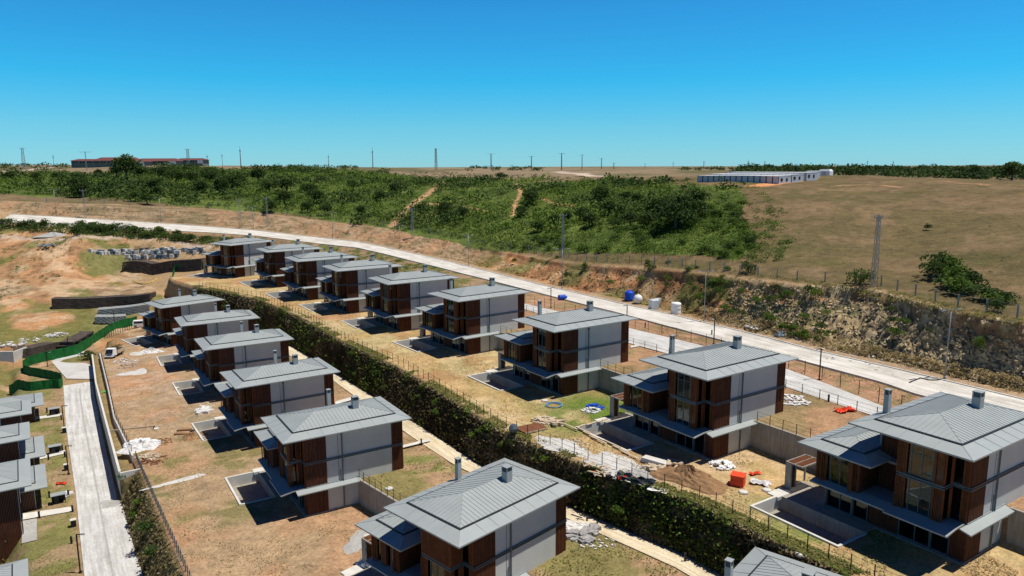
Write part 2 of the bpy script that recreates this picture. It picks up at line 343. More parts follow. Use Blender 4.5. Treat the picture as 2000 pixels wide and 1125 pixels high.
# ------------------------------------------------------------------ mesh helpers
class MB:
    def __init__(s): s.v = []; s.f = []; s.parts = []
    def add(s, vs, fs):
        s.parts.append((list(vs), list(fs))); o = len(s.v); s.v += [tuple(p) for p in vs]; s.f += [tuple(i+o for i in f) for f in fs]; return s
    def box(s, x0, x1, y0, y1, z0, z1):
        return s.add([(x0, y0, z0), (x1, y0, z0), (x1, y1, z0), (x0, y1, z0), (x0, y0, z1), (x1, y0, z1), (x1, y1, z1), (x0, y1, z1)],
                     [(0, 3, 2, 1), (4, 5, 6, 7), (0, 1, 5, 4), (1, 2, 6, 5), (2, 3, 7, 6), (3, 0, 4, 7)])
    def hexa(s, p):   # 8 points bottom ring ccw then top ring
        return s.add(p, [(0, 3, 2, 1), (4, 5, 6, 7), (0, 1, 5, 4), (1, 2, 6, 5), (2, 3, 7, 6), (3, 0, 4, 7)])
    def slab(s, top, t):   # polygon (list of 3d points, ccw seen from above) thickened downward
        n = len(top); b = [(p[0], p[1], p[2]-t) for p in top]
        return s.add(list(top)+b, [tuple(range(n)), tuple(range(2*n-1, n-1, -1))]+[(i, n+i, n+(i+1) % n, (i+1) % n) for i in range(n)])
    def beam(s, a, b, w, h=None):
        a = Vector(a); b = Vector(b); d = (b-a)
        if d.length < 1e-6: return s
        d.normalize(); h = h or w
        up = Vector((0, 0, 1)) if abs(d.z) < .95 else Vector((1, 0, 0))
        x = d.cross(up).normalized()*w/2; y = x.normalized().cross(d).normalized()*h/2
        return s.hexa([a-x-y, a+x-y, a+x+y, a-x+y, b-x-y, b+x-y, b+x+y, b-x+y])
    def tube(s, a, b, r0, r1=None, n=8):
        a = Vector(a); b = Vector(b); r1 = r0 if r1 is None else r1; d = (b-a).normalized()
        up = Vector((0, 0, 1)) if abs(d.z) < .95 else Vector((1, 0, 0))
        x = d.cross(up).normalized(); y = d.cross(x).normalized(); vs = []
        for c, r in ((a, r0), (b, r1)):
            for i in range(n):
                t = 2*math.pi*i/n; vs.append(c+x*math.cos(t)*r+y*math.sin(t)*r)
        return s.add(vs, [(i, (i+1) % n, n+(i+1) % n, n+i) for i in range(n)]+[tuple(range(n-1, -1, -1)), tuple(range(n, 2*n))])
    def lathe(s, prof, n=20, c=(0, 0, 0)):
        vs = []; fs = []
        for r, z in prof:
            for i in range(n):
                t = 2*math.pi*i/n; vs.append((c[0]+r*math.cos(t), c[1]+r*math.sin(t), c[2]+z))
        for k in range(len(prof)-1):
            for i in range(n): fs.append((k*n+i, k*n+(i+1) % n, (k+1)*n+(i+1) % n, (k+1)*n+i))
        fs.append(tuple(range(n-1, -1, -1))); fs.append(tuple((len(prof)-1)*n+i for i in range(n)))
        return s.add(vs, fs)
    def mesh(s, name, mat, smooth=False):
        me = bpy.data.meshes.new(name); me.from_pydata([tuple(p) for p in s.v], [], s.f); me.update()
        bm = bmesh.new(); bm.from_mesh(me); bmesh.ops.recalc_face_normals(bm, faces=bm.faces); bm.to_mesh(me); bm.free()
        if mat: me.materials.append(mat)
        if smooth: me.polygons.foreach_set('use_smooth', [True]*len(me.polygons))
        return me
def link(name, me, parent=None, loc=None, rz=None, **props):
    o = bpy.data.objects.new(name, me); COL.objects.link(o)
    if parent is not None: o.parent = parent
    if loc is not None: o.location = loc
    if rz is not None: o.rotation_euler = (0, 0, rz)
    for k, v in props.items():
        if v is not None: o[k] = v
    return o
def thing(name, label, cat, loc=(0, 0, 0), rz=0, group=None):
    o = bpy.data.objects.new(name, None); COL.objects.link(o); o.empty_display_size = .5
    o.location = loc; o.rotation_euler = (0, 0, rz); o['label'] = label; o['category'] = cat
    if group: o['group'] = group
    return o
def solo(name, mb, mat, label, cat, loc=(0, 0, 0), rz=0, group=None, kind=None, smooth=False):
    me = mb if isinstance(mb, bpy.types.Mesh) else mb.mesh(name, mat, smooth)
    o = link(name, me, None, loc, rz)
    o['label'] = label
    if cat: o['category'] = cat
    if group: o['group'] = group
    if kind: o['kind'] = kind
    return o

HOUSES = {
 'B9': (36.96, 55.39, 0, 56.6), 'B8': (22.25, 76.96, 0, 56.0), 'B7': (7.32, 99.94, 0, 55.9), 'B6': (-7.58, 123.11, 0, 53.5), 'B5': (-22.28, 141.34, 0, 57.6),
 'B4': (-36.5, 159.67, 0, 57.7), 'B3': (-50.04, 176.39, 0, 57), 'B2': (-63.93, 196.24, 0, 55.7), 'B1': (-81.29, 214.08, 0, 34.4),
 'A1': (-81.63, 171.1, -10.19, 43.7), 'A2': (-66.0, 148.18, -9.56, 58.7), 'A3': (-52.33, 126.74, -9.2, 58), 'A4': (-38.34, 103.97, -9.09, 56.6), 'A5': (-24.15, 80.53, -8.29, 58.1), 'A6': (-3.33, 58.02, -8.28, 44.1),
 'A7': (18.5, 39.3, -8.28, 39.7)}
# ------------------------------------------------------------------ the ground sheet
def growth(a, b, d0, g):
    o = [a]; d = d0
    while o[-1] < b: o.append(o[-1]+d); d *= g
    return o
Vs = [-v for v in growth(20, 400, 6, 1.35)][::-1]+list(np.arange(22, 110, .5))+list(np.arange(110, 240, .8))+growth(240, 420, 1.0, 1.015)[0:]
Vs = sorted(set([round(v, 3) for v in Vs if v < 420])); Vs = np.array(Vs+growth(421, 5200, 2.6, 1.045))
def sub(n): return [(i+1)/n for i in range(n)]
def build_ground():
    L = lines(Vs); nl = len(L)
    Us = np.stack([np.asarray(a[0]) for a in L], 1); Us = np.maximum.accumulate(Us+np.arange(nl)*1e-3, axis=1)
    cols = [Us[:, 0:1]-np.array(growth(2, 2600, 2.2, 1.07)[::-1])[None, :]]
    subs = [26, 3, 6, 6, 3, 2, 1, 32, 1, 11, 4, 2, 2, 1, 28, 1, 14, 10, 2, 8, 2, 34]
    cols.append(Us[:, 0:1])
    for k in range(nl-1):
        t = np.array(sub(subs[k]))[None, :]
        cols.append(Us[:, k:k+1]*(1-t)+Us[:, k+1:k+2]*t)
    far = np.array(growth(.8, 130, .9, 1.008)+[]); far = np.concatenate([far, np.array(growth(far[-1]+2.2, 4600, 2.4, 1.035))])
    cols.append(Us[:, -1:]+far[None, :])
    U = np.concatenate(cols, 1); z, x, y = terrain_rows(Vs, U)
    V = Vs[:, None]+0*U
    # ---------------- relief
    rel = (fbm(x, y, 2.4, 4, 3)-.5)
    ub, ut = bankF(Vs)[:, None], bankT(Vs)[:, None]
    tb = np.clip((U-ub)/np.maximum(ut-ub, .1), 0, 1); inb = (U > ub) & (U < ut+2)
    bankm = np.where(inb, np.sin(np.clip(tb, 0, 1)*np.pi)**.6, 0)*(V < 460)
    road = (U > roadN(Vs)[:, None]-.5) & (U < roadF(Vs)[:, None]+.5) & (V < VEND)
    gul = np.abs(fbm(V*1.0, U*.35, 3.0, 4, 21)-.5)*2
    gul2 = fbm(x, y, 1.3, 4, 23)-.5
    nat = (U > ut)*1.0
    zb_ = (ZR(Vs)+.1)[:, None]; zt_ = zBT(Vs)[:, None]; inn = (tb > 0) & (tb < 1) & (V < 200)
    z = np.where(inn, zb_+(zt_-zb_)*((tb**1.5)*.84+.16*sst(.93, .975, tb+(fbm(V, U, 3, 3, 71)-.5)*.12)), z)
    rck = (1-sst(84, 100, V)); rid = 1-np.abs(fbm(V, U*.6, 2.2, 4, 33)-.5)*4
    z = z+bankm*((fbm(x, y, 8, 3, 9)-.5)*2.6-gul*1.4+gul2*1.5+rck*(rid*.6+(fbm(V, U, 1.3, 4, 29)-.5)*2.8)+(1-rck)*(fbm(V, U, 1.6, 3, 29)-.5)*1.1)
    field = np.clip((U-ut)/30, 0, 1)
    z = z+nat*field*((fbm(x, y, 40, 3, 11)-.5)*2.2+(fbm(x, y, 9, 3, 12)-.5)*.5)
    flatz = ~road & ~inb & (U > 9) & (U < ub)
    z = z+np.where(flatz & ((V < 235) | (U > 20)), rel*.16, 0)
    left = (V > 196) & (U < topG(Vs)[:, None]-1.5)
    z = z+np.where(left & (U < roadN(Vs)[:, None]-2), ((fbm(x, y, 11, 4, 31)-.5)*1.7+rel*.5)*sst(196, 206, V), 0)
    z = z+np.where((U < -5.6), rel*.2, 0)
    strip = (U > topG(Vs)[:, None]+.6) & (U < retB(Vs)[:, None]) & (V < 235)
    hole = np.zeros(U.shape, bool)
    for hk, (hx, hy, hz, hyaw) in HOUSES.items():
        if hk in ('A7',): continue
        ya = math.radians(hyaw); uu = (math.sin(ya), math.cos(ya)); vv = (-math.cos(ya), math.sin(ya))
        a = (x-hx)*uu[0]+(y-hy)*uu[1]; b = (x-hx)*vv[0]+(y-hy)*vv[1]
        near = (np.abs(a+4.1) < 4) & (np.abs(b-11.7) < 7)
        # level the lot round the house
        lot = (1-sst(0, 3, np.maximum(np.abs(a+3)-5, np.abs(b-5)-14)))*(a < 3)
        for e, lo, hi in ((-6.2, 7.2, 16.25), (-1.2, 7.2, 16.25)):
            k = near & (np.abs(a-e) < .42) & (b > lo-.6) & (b < hi+.6); a = np.where(k, e, a)
        for e, lo, hi in ((7.2, -6.2, -1.2), (16.25, -6.2, -1.2)):
            k = near & (np.abs(b-e) < .42) & (a > lo-.6) & (a < hi+.6); b = np.where(k, e, b)
        nx, ny = hx+a*uu[0]+b*vv[0], hy+a*uu[1]+b*vv[1]
        x = np.where(near, nx, x); y = np.where(near, ny, y)
        ins = near & (a > -6.21) & (a < -1.19) & (b > 7.19) & (b < 16.26); hole |= ins
        z = np.where((a > -9) & (a < 1) & (np.abs(b-8) < 11), np.where(ins | ((np.abs(a+3.7) < 2.9) & (np.abs(b-11.7) < 5)), hz-.01, z*(1-lot)+lot*(hz-.02+rel*.1)), z)
    # ---------------- albedo
    A = np.zeros(U.shape+(3,)); 
    def mix(mask, c):
        mk = np.clip(mask, 0, 1)[..., None]; A[:] = A*(1-mk)+np.array(c)*mk
    n8, n3, n20, n1 = fbm(x, y, 8, 5, 41), fbm(x, y, 3, 4, 42), fbm(x, y, 24, 4, 43), fbm(x, y, 1.2, 3, 44)
    mix(np.ones_like(U), (.34, .235, .115))                       # dry straw ground
    gA = (U > laneR(Vs)[:, None]+1) & (U < retA(Vs)[:, None]) & (V < 205)
    mix(gA*1.0, (.36, .255, .135)); mix(gA*sst(.48, .62, n8)*.8, (.40, .245, .125)); mix(gA*sst(.55, .68, fbm(x, y, 15, 4, 57))*.6, (.42, .225, .11)); mix(gA*sst(.52, .62, n3)*.7*sst(.4, .6, n20), (.16, .16, .05))
    mix(gA*(V > 118)*sst(.45, .6, n3)*.5, (.43, .32, .21))
    gAu = (U > retA(Vs)[:, None]) & (U < pathR(Vs)[:, None]) & (V < 205)
    mix(gAu*1.0, (.37, .245, .13)); mix(gAu*sst(.50, .60, n8)*.8, (.17, .165, .05))
    mix(gAu*np.exp(-((V-77)**2)/60)*sst(.35, .6, n3)*sst(36, 39, U)*.95, (.12, .18, .03))
    mix(strip*1.0, (.49, .34, .15)); mix(strip*sst(.50, .62, n8), (.52, .40, .20)); mix(strip*sst(.55, .68, fbm(x, y, 6, 4, 50))*.8, (.40, .22, .10))
    g1 = sst(.46, .60, fbm(x, y, 4.5, 4, 47)+.12*np.exp(-((U-60)/6)**2))
    mix(strip*g1*.26, (.26, .24, .07)); mix(strip*(1-sst(60, 66, V))*sst(.30, .5, n3)*.8, (.50, .345, .165)); mix(strip*np.exp(-((V-72)/6)**2)*np.exp(-((U-64)/5)**2)*1.15, (.12, .18, .03))
    mix(strip*np.exp(-((V-69)/9)**2)*np.exp(-((U-60)/7)**2)*sst(.32, .5, n3)*1.4, (.12, .18, .03))
    mix(strip*np.exp(-((V-36)/7)**2)*np.exp(-((U-59)/6)**2)*sst(.35, .5, n3)*1.3, (.12, .18, .03))
    mix(strip*np.exp(-((V-53)/8)**2)*sst(.35, .55, n3)*.8, (.50, .37, .20))
    gBu = (U > retB(Vs)[:, None]) & (U < blN(Vs)[:, None]) & (V < 235)
    mix(gBu*1.0, (.35, .215, .11)); mix(gBu*sst(.52, .62, n8)*.7, (.20, .17, .07))
    st = (U > blF(Vs)[:, None]) & (U < roadN(Vs)[:, None])
    mix(st*1.0, (.37, .22, .12)); mix(st*sst(.48, .6, n3)*.6, (.20, .17, .07)); mix(st*sst(130, 150, V)*.8, (.27, .20, .11)); mix(st*sst(130, 150, V)*sst(.45, .55, n3)*.85, (.12, .13, .035))
    gh = ((U > laneR(Vs)[:, None]) & (U < edgeA(Vs)[:, None]))*1.0
    mix(gh, (.22, .17, .07)); gw_ = ((U > pathR(Vs)[:, None]+.1) & (U < topG(Vs)[:, None]+.1) & (V < 215))*1.0
    mix(gw_, (.085, .065, .035))
    mix(((U < laneL(Vs)[:, None]) & (V < 190))*1.0, (.30, .215, .11)); mix(((U < laneL(Vs)[:, None]) & (V < 190))*sst(.42, .56, n3)*.85, (.17, .175, .05))
    lf = (left | ((V > 172) & (U < -2))) & (U < roadN(Vs)[:, None]-1)
    mix(lf*1.0, (.37, .215, .10)); mix(lf*sst(.50, .60, n8), (.45, .245, .11)); mix(lf*sst(.5, .62, fbm(x, y, 16, 4, 55)), (.36, .27, .15)); mix(lf*(1-sst(.36, .45, n3))*.7, (.20, .12, .06)); mix(lf*sst(.56, .64, fbm(x, y, 5, 4, 58))*.8, (.50, .36, .20)); mix(lf*sst(.50, .60, fbm(x, y, 13, 5, 56)+.10*(V > 300)*1.0)*.85, (.14, .15, .04))
    # verge, bank
    vg = (U >= roadF(Vs)[:, None]) & (U < ub+1.5)
    mix(vg*1.0, (.36, .26, .15))
    bk = sst(-.02, .05, (U-ub)/np.maximum(ut-ub, 1))*(1-sst(.97, 1.04, (U-ub)/np.maximum(ut-ub, 1)))*(V < VEND)
    mix(bk, (.36, .265, .145))
    rock = bk*(1-sst(84, 96, V)); org = bk*sst(84, 96, V)*(1-sst(185, 200, V))
    rr = fbm(V*1.0+U*.4, (z)*2.2, 1.6, 5, 61)
    mix(rock, (.33, .25, .13)); mix(rock*sst(.45, .56, rr)*.9, (.46, .36, .20)); mix(rock*sst(.54, .47, rr)*0, (.2, .2, .2)); mix(rock*(1-sst(.38, .47, rr))*.9, (.075, .062, .042)); mix(rock*sst(.5, .58, fbm(x, y, 2.1, 4, 62))*(1-sst(.45, .52, rr))*.8, (.10, .12, .04))
    mix(rock*sst(.52, .6, n8)*(1-tb)*.7, (.40, .29, .13)); mix(rock*(tb > .8)*sst(.45, .6, n3)*.8, (.30, .16, .07))
    mix(org, (.44, .225, .095)); mix(org*sst(.5, .62, n3)*.7, (.40, .30, .16)); mix(org*sst(.50, .58, n8)*.75, (.12, .15, .035)); mix(org*(1-sst(.36, .44, n3))*.6, (.2, .10, .05))
    mix(bk*sst(185, 200, V)*1.0, (.36, .255, .14)); mix(bk*sst(185, 200, V)*sst(.47, .57, n3)*.75, (.19, .15, .07)); mix(bk*sst(185, 200, V)*sst(.52, .62, n8)*.6, (.38, .22, .11))
    # beyond the bank
    px, py = np.empty(U.shape), np.empty(U.shape)
    zz = z-CAMZ; d = np.maximum(y*CP-zz*SP, 1); up = y*SP+zz*CP; X = FPX*x/d; Y = -FPX*up/d
    px = 1000+X*math.cos(ROLL)-Y*math.sin(ROLL); py = 562.5+X*math.sin(ROLL)+Y*math.cos(ROLL)
    fld = (U > ut)*1.0*sst(0, 3, U-ut)
    mix(fld, (.165, .118, .056)); mix(fld*sst(.45, .60, n20)*.75, (.13, .105, .043)); mix(fld*sst(.5, .62, n8)*.7, (.21, .145, .072)); mix(fld*(1-sst(.36, .44, n3))*.5, (.09, .075, .035)); mix(fld*sst(.56, .68, fbm(x, y, 12, 4, 67))*.45*(px < 2100), (.095, .095, .03))
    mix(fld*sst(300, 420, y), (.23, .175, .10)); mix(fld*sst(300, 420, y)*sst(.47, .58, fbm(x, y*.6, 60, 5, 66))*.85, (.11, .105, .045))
    sm = scrub_mask(px, py+ (n20-.5)*14, x, y)
    mix(sm*(y > 120)*(U > ut-2), (.085, .115, .028)); mix(sm*(y > 120)*(U > ut-2)*sst(.5, .6, n8)*.8, (.13, .17, .035))
    # bare tracks through the scrub
    def track(pts, wpx, col):
        P = [ground(*p)[:2] for p in pts]
        for (x0, y0), (x1, y1) in zip(P[:-1], P[1:]):
            dx, dy = x1-x0, y1-y0; l2 = dx*dx+dy*dy
            t = np.clip(((x-x0)*dx+(y-y0)*dy)/l2, 0, 1); dist = np.hypot(x-x0-t*dx, y-y0-t*dy)+(n3-.5)*wpx
            mix(1-sst(wpx*.5, wpx, dist), col)
    globals()['TRACKS'] = [([(768, 440), (795, 410), (830, 385), (868, 357)], 1.9), ([(1002, 425), (1005, 400), (1018, 380), (1010, 362)], 1.1), ([(905, 404), (925, 408), (955, 412)], .9), ([(820, 400), (880, 402)], 1.2),
                           ([(1060, 388), (1100, 402), (1140, 410)], .8)]
    for p, wd in TRACKS: track(p, wd, (.52, .30, .15))
    track([(1600, 345), (1800, 349), (1930, 360)], .9, (.40, .22, .11)); track([(1640, 362), (1700, 360), (1760, 362)], 1.2, (.38, .22, .11))
    track([(1480, 365), (1530, 357), (1575, 350)], 4.0, (.58, .27, .11))
    track([(1090, 335), (1130, 340), (1190, 345)], 5.0, (.55, .45, .33)); track([(0, 335), (60, 330), (110, 325)], 5.0, (.45, .38, .28))
    track([(0, 462), (150, 461), (260, 462), (340, 470), (410, 482)], 2.2, (.44, .34, .23))
    A = np.clip(A*np.array([1.07, 1.07, 1.18]), 0.005, .85)
    n, m_ = U.shape
    co = np.stack([x, y, z], -1).reshape(-1, 3)
    idx = np.arange(n*m_).reshape(n, m_)
    q = np.stack([idx[:-1, :-1], idx[:-1, 1:], idx[1:, 1:], idx[1:, :-1]], -1).reshape(-1, 4)
    hf = hole.reshape(-1)[q].all(1); q = q[~hf]
    me = bpy.data.meshes.new('ground'); me.vertices.add(len(co)); me.vertices.foreach_set('co', co.ravel())
    me.loops.add(q.size); me.loops.foreach_set('vertex_index', q.ravel().astype(np.int32))
    me.polygons.add(len(q)); me.polygons.foreach_set('loop_start', np.arange(0, q.size, 4, dtype=np.int32)); me.polygons.foreach_set('loop_total', np.full(len(q), 4, np.int32))
    me.update(calc_edges=True); me.validate()
    ca = me.color_attributes.new('albedo', 'FLOAT_COLOR', 'POINT')
    ca.data.foreach_set('color', np.concatenate([A, np.ones(U.shape+(1,))], -1).ravel())
    me.materials.append(M_ground)
    o = link('ground', me); o['kind'] = 'structure'; o['label'] = 'terraced dry earth ground rising to scrub hills and a brown field'
    return o
def poly_in(px, py, P):
    c = np.zeros(px.shape, bool); n = len(P)
    for i in range(n):
        x0, y0 = P[i]; x1, y1 = P[(i+1) % n]
        if y0 == y1: continue
        k = ((y0 > py) != (y1 > py)) & (px < (x1-x0)*(py-y0)/(y1-y0)+x0); c ^= k
    return c
SCRUB = [(-900, 342), (0, 344), (100, 338), (190, 343), (330, 326), (450, 334), (560, 330), (700, 336), (850, 352), (1000, 353), (1130, 354), (1300, 358), (1440, 366), (1458, 388), (1440, 425), (1470, 455), (1475, 480), (1440, 512), (1380, 500), (1250, 496), (1000, 494), (940, 488), (850, 465), (760, 448), (600, 424), (400, 404), (200, 388), (0, 379), (-900, 365)]
def scrub_mask(px, py, x, y): return poly_in(px, py, SCRUB)*1.0
build_ground()

def strip(name, fa, fb, zf, V0, V1, mat, step=1.5, dz=.05, thick=0, label=None, ends=None):
    V = np.arange(V0, V1+.01, step); mb = MB(); n = len(V)
    for v in V:
        for t in (0, .5, 1):
            u = fa(v)*(1-t)+fb(v)*t; x, y = uv2xy(u, v); mb.v.append((float(x), float(y), float(zf(v))+dz))
    for i in range(n-1):
        for k in (0, 1): a = i*3+k; mb.f.append((a, a+1, a+4, a+3))
    me = mb.mesh(name, mat); o = link(name, me); o['kind'] = 'structure'
    at_ = me.attributes.new('run', 'FLOAT_VECTOR', 'POINT'); at_.data.foreach_set('vector', [c_ for v in V for t in (0, .5, 1) for c_ in (t, v*.01, 0.)])
    if label: o['label'] = label
    return o
def wallstrip(name, fu, V0, V1, zb, zt, t, mat, step=2.0, label=None, cat='wall', kind=None, group=None):
    V = np.arange(V0, V1+.01, step); mb = MB()
    for v in V:
        for du, zz in ((0, zb(v)), (t, zb(v)), (t, zt(v)), (0, zt(v))):
            x, y = uv2xy(fu(v)+du, v); mb.v.append((float(x), float(y), float(zz)))
    for i in range(len(V)-1):
        a = i*4; mb.f += [(a+k, a+(k+1) % 4, a+4+(k+1) % 4, a+4+k) for k in range(4)]
    mb.f += [(0, 1, 2, 3), tuple(4*(len(V)-1)+k for k in (3, 2, 1, 0))]
    me = mb.mesh(name, mat); o = link(name, me)
    if kind: o['kind'] = kind
    else: o['category'] = cat
    if label: o['label'] = label
    if group: o['group'] = group
    return o
strip('road', roadN, roadF, ZR, 20, VEND, M_road, 2.0, .06, label='long pale concrete road curving behind the upper villas')
wallstrip('kerb', lambda v: roadF(v)+.02, 20, VEND-10, lambda v: ZR(v)-.2, lambda v: ZR(v)+.19, .25, M_cpale, 2.0, 'pale kerb along the far side of the road', kind='structure')
wallstrip('kerb', lambda v: roadN(v)-.27, 20, 260, lambda v: ZR(v)-.2, lambda v: ZR(v)+.17, .25, M_cpale, 2.0, 'pale kerb along the near side of the road', kind='structure')
strip('lane', blN, blF, lambda v: 3.2, 30, 236, M_lane, 2.0, .10, label='pale gravel lane behind the upper row of villas')
strip('path', lambda v: pathL(v)-.35, lambda v: pathR(v)-.02, lambda v: float(zA(v))+3.2, 34, 212, M_path, 2.0, .11, label='sandy footpath at the foot of the planted bank')
strip('lane', laneL, lambda v: laneR(v), lambda v: -13.0, 40, 176, M_lane, 2.0, .08, label='wide pale concrete lane below the lower garden wall')
strip('drain_channel', lambda v: (laneL(v)+laneR(v))/2-.12, lambda v: (laneL(v)+laneR(v))/2+.12, lambda v: -13.0, 40, 172, M_grav, 2.0, .095, label='grey drain line down the middle of the pale lane')
# turning area of the lane behind the green mesh
def quadsheet(name, pts, z, mat, label, dz=.08):
    mb = MB(); P = []
    for p in pts:
        x, y = at(p[0], p[1], z); P.append((x, y, z+dz))
    mb.v = P; mb.f = [tuple(range(len(P)))]
    o = link(name, mb.mesh(name, mat)); o['kind'] = 'structure'; o['label'] = label; return o
quadsheet('lane', [(100, 706), (130, 740), (186, 741), (181, 700), (176, 684), (195, 668), (170, 676), (135, 690)], -12.95, M_lane, 'pale concrete end of the lane beside the green mesh')

# ------------------------------------------------------------------ villas
HE = 9.9
def nth(n): return '%d%s' % (n, 'th' if 10 <= n % 100 <= 20 else {1: 'st', 2: 'nd', 3: 'rd'}.get(n % 10, 'th'))
def hip_band(u0, u1, v0, v1, z, w, h, t=.14):
    """gently sloping metal eave round a rectangle, thickened"""
    mb = MB(); o = [(u0, v0), (u1, v0), (u1, v1), (u0, v1)]; i = [(u0+w, v0+w), (u1-w, v0+w), (u1-w, v1-w), (u0+w, v1-w)]
    for k in range(4):
        a, b = o[k], o[(k+1) % 4]; c, d = i[(k+1) % 4], i[k]
        mb.hexa([(a[0], a[1], z-t), (b[0], b[1], z-t), (c[0], c[1], z-t-.02), (d[0], d[1], z-t-.02), (a[0], a[1], z), (b[0], b[1], z), (c[0], c[1], z+h), (d[0], d[1], z+h)])
    return mb
def hip_top(u0, u1, v0, v1, z, s, t=.1):
    hw = (v1-v0)/2; zr = z+hw*s; vm = (v0+v1)/2; mb = MB()
    if (u1-u0) < (v1-v0): hw = (u1-u0)/2
    a, b = (u0+hw, vm, zr), (u1-hw, vm, zr)
    vs = [(u0, v0, z), (u1, v0, z), (u1, v1, z), (u0, v1, z), a, b, (u0, v0, z-t), (u1, v0, z-t), (u1, v1, z-t), (u0, v1, z-t)]
    mb.add(vs, [(0, 1, 5, 4), (1, 2, 5), (2, 3, 4, 5), (3, 0, 4), (6, 7, 1, 0), (7, 8, 2, 1), (8, 9, 3, 2), (9, 6, 0, 3), (9, 8, 7, 6)])
    return mb, zr
def hip_seams(u0, u1, v0, v1, z, s, pitch=.46):
    """list of standing seams as MBs"""
    hw = (v1-v0)/2; vm = (v0+v1)/2; out = []; zr = z+hw*s; W_, H_ = .03, .035
    def seam(a, b): out.append(MB().beam((a[0], a[1], a[2]+H_/2), (b[0], b[1], b[2]+H_/2), W_, H_))
    n = int((u1-u0)/pitch)
    for k in range(1, n):
        u = u0+k*(u1-u0)/n; r = min(u-u0, u1-u, hw)
        if r < .25: continue
        seam((u, v0, z), (u, v0+r, z+r*s)); seam((u, v1, z), (u, v1-r, z+r*s))
    n = int((v1-v0)/pitch)
    for k in range(1, n):
        v = v0+k*(v1-v0)/n; r = min(v-v0, v1-v)
        if r < .25: continue
        seam((u0, v, z), (u0+r, v, z+r*s)); seam((u1, v, z), (u1-r, v, z+r*s))
    for (a, b) in (((u0, v0), (u0+hw, vm)), ((u1, v0), (u1-hw, vm)), ((u1, v1), (u1-hw, vm)), ((u0, v1), (u0+hw, vm))): seam((*a, z), (*b, zr))
    seam((u0+hw, vm, zr), (u1-hw, vm, zr)); return out
def band_joints(u0, u1, v0, v1, z, w, h):
    mb = MB()
    for k in range(1, 8):
        u = u0+w+(u1-u0-2*w)*k/8
        mb.beam((u, v0+.02, z+.012), (u, v0+w-.05, z+h+.012), .04, .03); mb.beam((u, v1-.02, z+.012), (u, v1-w+.05, z+h+.012), .04, .03)
    for k in range(1, 5):
        v = v0+w+(v1-v0-2*w)*k/5
        mb.beam((u0+.02, v, z+.012), (u0+w-.05, v, z+h+.012), .04, .03); mb.beam((u1-.02, v, z+.012), (u1-w+.05, v, z+h+.012), .04, .03)
    for a, b in (((u0, v0), (1, 1)), ((u1, v0), (-1, 1)), ((u1, v1), (-1, -1)), ((u0, v1), (1, -1))):
        mb.beam((a[0], a[1], z+.012), (a[0]+b[0]*w, a[1]+b[1]*w, z+h+.012), .05, .03)
    return mb
def gutter(u0, u1, v0, v1, z, w=.16):
    mb = MB()
    mb.box(u0-w, u1+w, v0-w, v0, z-.1, z+.03); mb.box(u0-w, u1+w, v1, v1+w, z-.1, z+.03)
    mb.box(u0-w, u0, v0+.001, v1-.001, z-.1, z+.03); mb.box(u1, u1+w, v0+.001, v1-.001, z-.1, z+.03); return mb
def boards(u0, u1, z0, z1, y, axis='u', wd=.16, gap=.025, dep=.05, sgn=-1):
    mb = MB(); n = max(1, int(round(abs(u1-u0)/wd)))
    for k in range(n):
        a = u0+(u1-u0)*k/n; b = u0+(u1-u0)*(k+1)/n-gap; dd = dep+.012*((k*7) % 3)
        lo, hi = (y, y+sgn*dd) if sgn > 0 else (y+sgn*dd, y)
        if axis == 'u': mb.box(a, b, lo, hi, z0, z1)
        else: mb.box(lo, hi, a, b, z0, z1)
    return mb
def shutter(x, y, ang, wd, z0, z1):
    """free standing leaf of vertical slats, hinged at x,y"""
    mb = MB(); n = int(wd/.115); c, s = math.cos(ang), math.sin(ang)
    for k in range(n):
        d = (k+.5)*wd/n; px_, py_ = x+c*d, y+s*d
        mb.beam((px_, py_, z0+.06), (px_, py_, z1-.06), .06, .05)
    mb.beam((x, y, z0+.04), (x+c*wd, y+s*wd, z0+.04), .06, .07); mb.beam((x, y, z1-.04), (x+c*wd, y+s*wd, z1-.04), .06, .07)
    mb.beam((x, y, z0), (x, y, z1), .07); mb.beam((x+c*wd, y+s*wd, z0), (x+c*wd, y+s*wd, z1), .07)
    return mb
REC = {}
